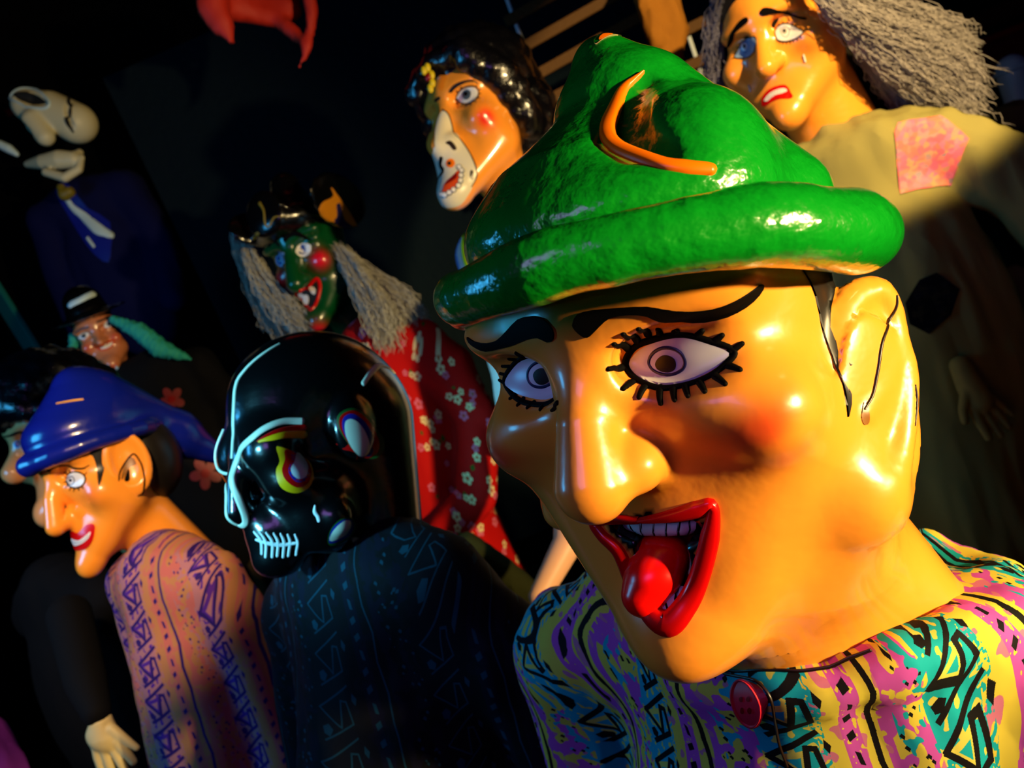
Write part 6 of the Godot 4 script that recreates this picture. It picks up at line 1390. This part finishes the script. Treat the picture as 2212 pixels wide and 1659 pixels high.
func patchwork(seed_: int, colours: Array) -> NoiseTexture2D:
	var n := FastNoiseLite.new()
	n.seed = seed_
	n.noise_type = FastNoiseLite.TYPE_CELLULAR
	n.cellular_return_type = FastNoiseLite.RETURN_CELL_VALUE
	n.cellular_distance_function = FastNoiseLite.DISTANCE_MANHATTAN
	n.frequency = 0.09
	n.fractal_type = FastNoiseLite.FRACTAL_NONE
	var g := Gradient.new()
	g.interpolation_mode = Gradient.GRADIENT_INTERPOLATE_CONSTANT
	var at := PackedFloat32Array()
	var cs := PackedColorArray()
	for i in colours.size():
		at.append(float(i) / colours.size())
		cs.append(Color(colours[i]))
	g.offsets = at
	g.colors = cs
	var t := NoiseTexture2D.new()
	t.width = 256
	t.height = 256
	t.noise = n
	t.color_ramp = g
	t.seamless = false
	return t


func cloth(c: Color, weave: Texture2D) -> StandardMaterial3D:
	var m := paint(c, 0.85, 0.25)
	return rough_coat(m, weave, 14.0, 0.5)


func printed(t: Texture2D) -> StandardMaterial3D:
	var m := paint(Color.WHITE, 0.8, 0.3)
	m.albedo_texture = t
	return m


# ---------------------------------------------------------------- clay: smooth-blended solids, meshed as surface nets
class Clay:
	var kind := PackedInt32Array()      # 0 ellipsoid, 1 tapered chain
	var cen: Array[Vector3] = []
	var rad: Array[Vector3] = []
	var turn: Array[Basis] = []
	var plain: Array[bool] = []
	var path: Array[PackedVector3Array] = []
	var wide: Array[PackedFloat32Array] = []
	var soft := PackedFloat32Array()
	var cut: Array[bool] = []
	var everything := PackedInt32Array()

	func e(c: Vector3, r: Vector3, k := 0.02, rot := Vector3.ZERO, sub := false) -> void:
		add(0, c, r, k, sub)
		if rot != Vector3.ZERO:
			turn[-1] = Basis.from_euler(rot * PI / 180.0).inverse()
			plain[-1] = false

	func ee(c: Vector3, r: Vector3, k := 0.02, rot := Vector3.ZERO, sub := false) -> void:   # the same on both sides
		e(c, r, k, rot, sub)
		e(Vector3(-c.x, c.y, c.z), r, k, Vector3(rot.x, -rot.y, -rot.z), sub)

	func c(pts: Array, k := 0.02, sub := false) -> void:   # x, y, z, radius for each point
		add(1, Vector3.ZERO, Vector3.ONE, k, sub)
		for i in range(0, pts.size(), 4):
			path[-1].append(Vector3(pts[i], pts[i + 1], pts[i + 2]))
			wide[-1].append(pts[i + 3])

	func cc(pts: Array, k := 0.02, sub := false) -> void:
		c(pts, k, sub)
		var other := pts.duplicate()
		for i in range(0, pts.size(), 4):
			other[i] = -pts[i]
		c(other, k, sub)

	func add(t: int, ce: Vector3, r: Vector3, k: float, sub: bool) -> void:
		everything.append(kind.size())
		kind.append(t); cen.append(ce); rad.append(r); turn.append(Basis()); plain.append(true); soft.append(k); cut.append(sub)
		path.append(PackedVector3Array()); wide.append(PackedFloat32Array())

	func one(i: int, p: Vector3) -> float:
		if kind[i] == 0:
			var q := p - cen[i]
			if not plain[i]:
				q = turn[i] * q
			var r := rad[i]
			q = q / r
			var k0 := q.length()
			return k0 * (k0 - 1.0) / maxf((q / r).length(), 1e-6)
		var pts := path[i]
		var w := wide[i]
		var best := 1e9
		for j in pts.size() - 1:
			var a := pts[j]
			var ab := pts[j + 1] - a
			var t := clampf((p - a).dot(ab) / maxf(ab.length_squared(), 1e-9), 0.0, 1.0)
			best = minf(best, (p - a - ab * t).length() - lerpf(w[j], w[j + 1], t))
		return best

	func at(p: Vector3, use: PackedInt32Array) -> float:
		var d := 1e3
		for i in use:
			var g := one(i, p)
			var k := soft[i]
			if cut[i]:
				g = -g
				var h := maxf(k - absf(d - g), 0.0)
				d = maxf(d, g) + h * h * 0.25 / k
			else:
				var h := maxf(k - absf(d - g), 0.0)
				d = minf(d, g) - h * h * 0.25 / k
		return d

	func dist(p: Vector3) -> float:
		return at(p, everything)

	func near(p: Vector3, from: PackedInt32Array, reach: float) -> PackedInt32Array:   # the solids that can matter within reach of p
		var ds := PackedFloat32Array()
		var low := 1e9
		for i in from:
			var g := one(i, p)
			ds.append(g)
			if not cut[i]:
				low = minf(low, g)
		var out := PackedInt32Array()
		for n in from.size():
			var i := from[n]
			if (cut[i] and ds[n] < soft[i] + reach) or (not cut[i] and ds[n] < low + soft[i] + 2.0 * reach):
				out.append(i)
		return out

	func slope(p: Vector3, use: PackedInt32Array, h := 0.001) -> Vector3:
		var a := at(p + Vector3(h, -h, -h), use)
		var b := at(p + Vector3(-h, -h, h), use)
		var g := at(p + Vector3(-h, h, -h), use)
		var f := at(p + Vector3(h, h, h), use)
		return Vector3(a - b - g + f, -a - b + g + f, -a + b - g + f) / (4.0 * h)

	func snap(p: Vector3, steps := 4) -> Array:   # [nearest point of the surface, its normal]
		var use := near(p, everything, 0.05)
		var n := Vector3.UP
		for s in steps:
			n = slope(p, use)
			n = n / maxf(n.length_squared(), 0.2)
			p -= n * at(p, use)
		return [p, slope(p, use).normalized()]

	# colour: a function of the local point that gives a linear colour; bend: a function that gives a shift along the normal
	func mesh(lo: Vector3, hi: Vector3, cell: float, colour = null, bend = null, unwrap = null) -> ArrayMesh:
		var b := 4
		var nx := int(ceil((hi.x - lo.x) / cell / b)) * b
		var ny := int(ceil((hi.y - lo.y) / cell / b)) * b
		var nz := int(ceil((hi.z - lo.z) / cell / b)) * b
		var sx := nx + 1
		var sxy := sx * (ny + 1)
		var val := PackedFloat32Array()
		val.resize(sxy * (nz + 1))
		val.fill(1e3)
		var half := cell * b * 0.5
		var reach := half * 1.75
		var blocks: Array[Vector3i] = []
		var lists: Array[PackedInt32Array] = []
		var big := 4
		for bz in range(0, nz, b * big):
			for by in range(0, ny, b * big):
				for bx in range(0, nx, b * big):
					var mid := lo + Vector3(bx, by, bz) * cell + Vector3.ONE * half * big
					if absf(dist(mid)) > reach * big * 1.35 + 0.02:
						continue
					var some := near(mid, everything, reach * big)
					for cz in range(bz, mini(bz + b * big, nz), b):
						for cy in range(by, mini(by + b * big, ny), b):
							for cx in range(bx, mini(bx + b * big, nx), b):
								var m := lo + Vector3(cx, cy, cz) * cell + Vector3.ONE * half
								if absf(at(m, some)) > reach * 1.5 + 0.004:
									continue
								var use := near(m, some, reach)
								blocks.append(Vector3i(cx, cy, cz))
								lists.append(use)
								for z in range(cz, cz + b + 1):
									for y in range(cy, cy + b + 1):
										var row := z * sxy + y * sx
										var p := lo + Vector3(0, y, z) * cell
										for x in range(cx, cx + b + 1):
											if val[row + x] > 999.0:
												p.x = lo.x + x * cell
												val[row + x] = at(p, use)
		var ids := PackedInt32Array()
		ids.resize(val.size())
		ids.fill(-1)
		var vs := PackedVector3Array()
		var ns := PackedVector3Array()
		var cs := PackedColorArray()
		var us := PackedVector2Array()
		var corner := PackedInt32Array([0, 1, sx, sx + 1, sxy, sxy + 1, sxy + sx, sxy + sx + 1])
		var ea := PackedInt32Array([0, 2, 4, 6, 0, 1, 4, 5, 0, 1, 2, 3])
		var eb := PackedInt32Array([1, 3, 5, 7, 2, 3, 6, 7, 4, 5, 6, 7])
		for n in blocks.size():
			var o := blocks[n]
			var use := lists[n]
			for z in range(o.z, o.z + b):
				for y in range(o.y, o.y + b):
					for x in range(o.x, o.x + b):
						var i := z * sxy + y * sx + x
						var mask := 0
						var top := -1e9
						for k in 8:
							var v := val[i + corner[k]]
							top = maxf(top, v)
							if v < 0.0:
								mask |= 1 << k
						if mask == 0 or mask == 255 or top > 999.0:
							continue
						var sum := Vector3.ZERO
						var cnt := 0
						for k in 12:
							var p := ea[k]
							var q := eb[k]
							if ((mask >> p) & 1) != ((mask >> q) & 1):
								var va := val[i + corner[p]]
								var vb := val[i + corner[q]]
								var t := va / (va - vb)
								sum += Vector3(lerpf(p & 1, q & 1, t), lerpf((p >> 1) & 1, (q >> 1) & 1, t), lerpf(p >> 2, q >> 2, t))
								cnt += 1
						var at_ := lo + (Vector3(x, y, z) + sum / cnt) * cell
						var g := slope(at_, use)
						at_ -= g / maxf(g.length_squared(), 0.3) * clampf(at(at_, use), -cell, cell)
						g = g.normalized()
						ids[i] = vs.size()
						if bend != null:
							at_ += g * float(bend.call(at_, g))
						vs.append(at_)
						ns.append(g)
						if colour != null:
							cs.append(colour.call(at_))
						if unwrap != null:
							us.append(unwrap.call(at_))
		var ix := PackedInt32Array()
		for o in blocks:
			for z in range(o.z, o.z + b):
				for y in range(o.y, o.y + b):
					for x in range(o.x, o.x + b):
						var i := z * sxy + y * sx + x
						if ids[i] < 0:
							continue
						var s := val[i] < 0.0
						if y > 0 and z > 0 and s != (val[i + 1] < 0.0):
							quad(ix, ids[i], ids[i - sx], ids[i - sx - sxy], ids[i - sxy], s)
						if x > 0 and z > 0 and s != (val[i + sx] < 0.0):
							quad(ix, ids[i], ids[i - sxy], ids[i - sxy - 1], ids[i - 1], s)
						if x > 0 and y > 0 and s != (val[i + sxy] < 0.0):
							quad(ix, ids[i], ids[i - 1], ids[i - 1 - sx], ids[i - sx], s)
		var arr := []
		arr.resize(Mesh.ARRAY_MAX)
		if bend != null:   # normals of the bent surface
			ns.fill(Vector3.ZERO)
			for t in range(0, ix.size(), 3):
				var f := (vs[ix[t + 2]] - vs[ix[t]]).cross(vs[ix[t + 1]] - vs[ix[t]])
				for k in 3:
					ns[ix[t + k]] += f
			for k in ns.size():
				ns[k] = ns[k].normalized()
		arr[Mesh.ARRAY_VERTEX] = vs
		arr[Mesh.ARRAY_NORMAL] = ns
		if cs.size():
			arr[Mesh.ARRAY_COLOR] = cs
		if us.size():
			arr[Mesh.ARRAY_TEX_UV] = us
		arr[Mesh.ARRAY_INDEX] = ix
		var m := ArrayMesh.new()
		m.add_surface_from_arrays(Mesh.PRIMITIVE_TRIANGLES, arr)
		return m

	func quad(ix: PackedInt32Array, a: int, b: int, c_: int, d: int, s: bool) -> void:
		if a < 0 or b < 0 or c_ < 0 or d < 0:
			return
		if s:
			ix.append_array(PackedInt32Array([a, c_, b, a, d, c_]))
		else:
			ix.append_array(PackedInt32Array([a, b, c_, a, c_, d]))


# ---------------------------------------------------------------- paint: thin raised shapes that lie on a clay surface
func pts3(a: Array) -> PackedVector3Array:
	var o := PackedVector3Array()
	for i in range(0, a.size(), 3):
		o.append(Vector3(a[i], a[i + 1], a[i + 2]))
	return o


func smooth(p: PackedVector3Array, n: int, loop := false) -> PackedVector3Array:
	var o := PackedVector3Array()
	var m := p.size()
	if m < 3 and not loop:
		for i in m - 1:
			for j in n:
				o.append(p[i].lerp(p[i + 1], float(j) / n))
		o.append(p[m - 1])
		return o
	for i in (m if loop else m - 1):
		var a := p[(i - 1 + m) % m] if loop or i > 0 else 2.0 * p[0] - p[1]
		var b := p[i]
		var c := p[(i + 1) % m]
		var d := p[(i + 2) % m] if loop or i < m - 2 else 2.0 * p[m - 1] - p[m - 2]
		for j in n:
			o.append(b.cubic_interpolate(c, a, d, float(j) / n))
	if not loop:
		o.append(p[m - 1])
	return o


# a stroke of the brush: a domed ribbon along points, with a width at each point
func stroke(clay: Clay, line: Array, widths: Array, lift := 0.002, loop := false, n := 6) -> ArrayMesh:
	var raw := pts3(line)
	var p := smooth(raw, n, loop)
	if loop:
		p.append(p[0])
	var m := p.size()
	var at := PackedVector3Array()
	var up := PackedVector3Array()
	for q in p:
		var s := clay.snap(q)
		at.append(s[0] + s[1] * (float(bend_now.call(s[0], s[1])) if bend_now != null else 0.0))
		up.append(s[1])
	var st := SurfaceTool.new()
	st.begin(Mesh.PRIMITIVE_TRIANGLES)
	st.set_smooth_group(0)
	var prof: Array[Vector2] = [Vector2(-1, -0.8), Vector2(-0.85, 0.55), Vector2(-0.4, 0.95), Vector2(0.4, 0.95), Vector2(0.85, 0.55), Vector2(1, -0.8)]
	for i in m:
		var a := at[maxi(i - 1, 0)]
		var b := at[mini(i + 1, m - 1)]
		if loop and (i == 0 or i == m - 1):
			a = at[m - 2]
			b = at[1]
		var side := (b - a).cross(up[i]).normalized()
		var f := float(i) / (m - 1) * (widths.size() - 1)
		var k := mini(int(f), widths.size() - 2)
		var w := lerpf(widths[k], widths[k + 1], f - k) * 0.5
		for q in prof:
			st.add_vertex(at[i] + side * w * q.x + up[i] * lift * q.y)
	var c := prof.size()
	for i in m - 1:
		for j in c - 1:
			var o := i * c + j
			for v in [o, o + c, o + 1, o + 1, o + c, o + c + 1]:
				st.add_index(v)
	var total := m * c
	if not loop:
		for i in [0, m - 1]:   # round ends
			var dir := (at[1] - at[0] if i == 0 else at[m - 2] - at[m - 1]).normalized()
			var w: float = (widths[0] if i == 0 else widths[-1]) * 0.5
			if w < 0.0008:
				continue
			var side := dir.cross(up[i]).normalized()
			var hub := at[i] + up[i] * lift * 0.95
			var base := total
			total += 19
			st.add_vertex(hub)
			for ring in [Vector2(0.8, 0.6), Vector2(1.0, -0.8)]:
				for j in 9:
					var t := PI * j / 8.0
					st.add_vertex(at[i] + (side * cos(t) - dir * sin(t)) * w * ring.x + up[i] * lift * ring.y)
			for j in 8:
				for v in [base, base + j + 1, base + j + 2, base + j + 1, base + j + 10, base + j + 2, base + j + 2, base + j + 10, base + j + 11]:
					st.add_index(v)
	st.generate_normals()
	return st.commit()


# a filled shape laid on the surface
func patch(clay: Clay, line: Array, lift := 0.001, h := 0.008, n := 4, round_ := true) -> ArrayMesh:
	var raw := pts3(line)
	var p := smooth(raw, n, true) if round_ else raw
	var mid := Vector3.ZERO
	for q in p:
		mid += q / p.size()
	var up := Vector3.ZERO
	for i in p.size():
		up += (p[i] - mid).cross(p[(i + 1) % p.size()] - mid)
	up = up.normalized()
	var u := up.cross(Vector3.UP if absf(up.y) < 0.9 else Vector3.RIGHT).normalized()
	var w := up.cross(u)
	var flat := PackedVector2Array()
	for q in p:
		flat.append(Vector2((q - mid).dot(u), (q - mid).dot(w)))
	var tri := Geometry2D.triangulate_polygon(flat)
	var vs := p.duplicate()
	var mids := {}
	for round_n in 7:
		var next := PackedInt32Array()
		var split := false
		for t in range(0, tri.size(), 3):
			var v := [tri[t], tri[t + 1], tri[t + 2]]
			var e := [-1, -1, -1]
			var cnt := 0
			for k in 3:
				var a: int = v[k]
				var b: int = v[(k + 1) % 3]
				if vs[a].distance_to(vs[b]) > h:
					var key := Vector2i(mini(a, b), maxi(a, b))
					if not mids.has(key):
						mids[key] = vs.size()
						vs.append((vs[a] + vs[b]) * 0.5)
					e[k] = mids[key]
					cnt += 1
			if cnt == 0:
				next.append_array(PackedInt32Array(v))
				continue
			split = true
			var ring := []
			for k in 3:
				ring.append(v[k])
				if e[k] >= 0:
					ring.append(e[k])
			if cnt == 3:
				next.append_array(PackedInt32Array([v[0], e[0], e[2], e[0], v[1], e[1], e[2], e[1], v[2], e[0], e[1], e[2]]))
			else:
				var s := ring.find(e[0] if e[0] >= 0 else e[1] if e[1] >= 0 else e[2])
				for k in range(1, ring.size() - 1):
					next.append_array(PackedInt32Array([ring[s], ring[(s + k) % ring.size()], ring[(s + k + 1) % ring.size()]]))
		tri = next
		if not split:
			break
	var ns := PackedVector3Array()
	var lone := Vector3.ZERO
	for i in vs.size():
		var s := clay.snap(vs[i])
		vs[i] = s[0] + s[1] * (lift + (float(bend_now.call(s[0], s[1])) if bend_now != null else 0.0))
		ns.append(s[1])
		lone += s[1]
	var flip := up.dot(lone) > 0.0
	var count := vs.size()
	var ix := PackedInt32Array()
	for t in range(0, tri.size(), 3):
		var f := (vs[tri[t + 1]] - vs[tri[t]]).cross(vs[tri[t + 2]] - vs[tri[t]])
		var wrong := f.dot(ns[tri[t]] + ns[tri[t + 1]] + ns[tri[t + 2]]) > 0.0
		ix.append_array(PackedInt32Array([tri[t], tri[t + 2], tri[t + 1]] if wrong else [tri[t], tri[t + 1], tri[t + 2]]))
	for i in p.size():   # a short skirt down to the surface, so that the paint has an edge
		vs.append(vs[i] - ns[i] * (lift + 0.0015))
		ns.append(ns[i])
	for i in p.size():
		var j := (i + 1) % p.size()
		ix.append_array(PackedInt32Array([i, j, count + i, j, count + j, count + i] if flip else [i, count + i, j, j, count + i, count + j]))
	var arr := []
	arr.resize(Mesh.ARRAY_MAX)
	arr[Mesh.ARRAY_VERTEX] = vs
	arr[Mesh.ARRAY_NORMAL] = ns
	arr[Mesh.ARRAY_INDEX] = ix
	var m := ArrayMesh.new()
	m.add_surface_from_arrays(Mesh.PRIMITIVE_TRIANGLES, arr)
	return m
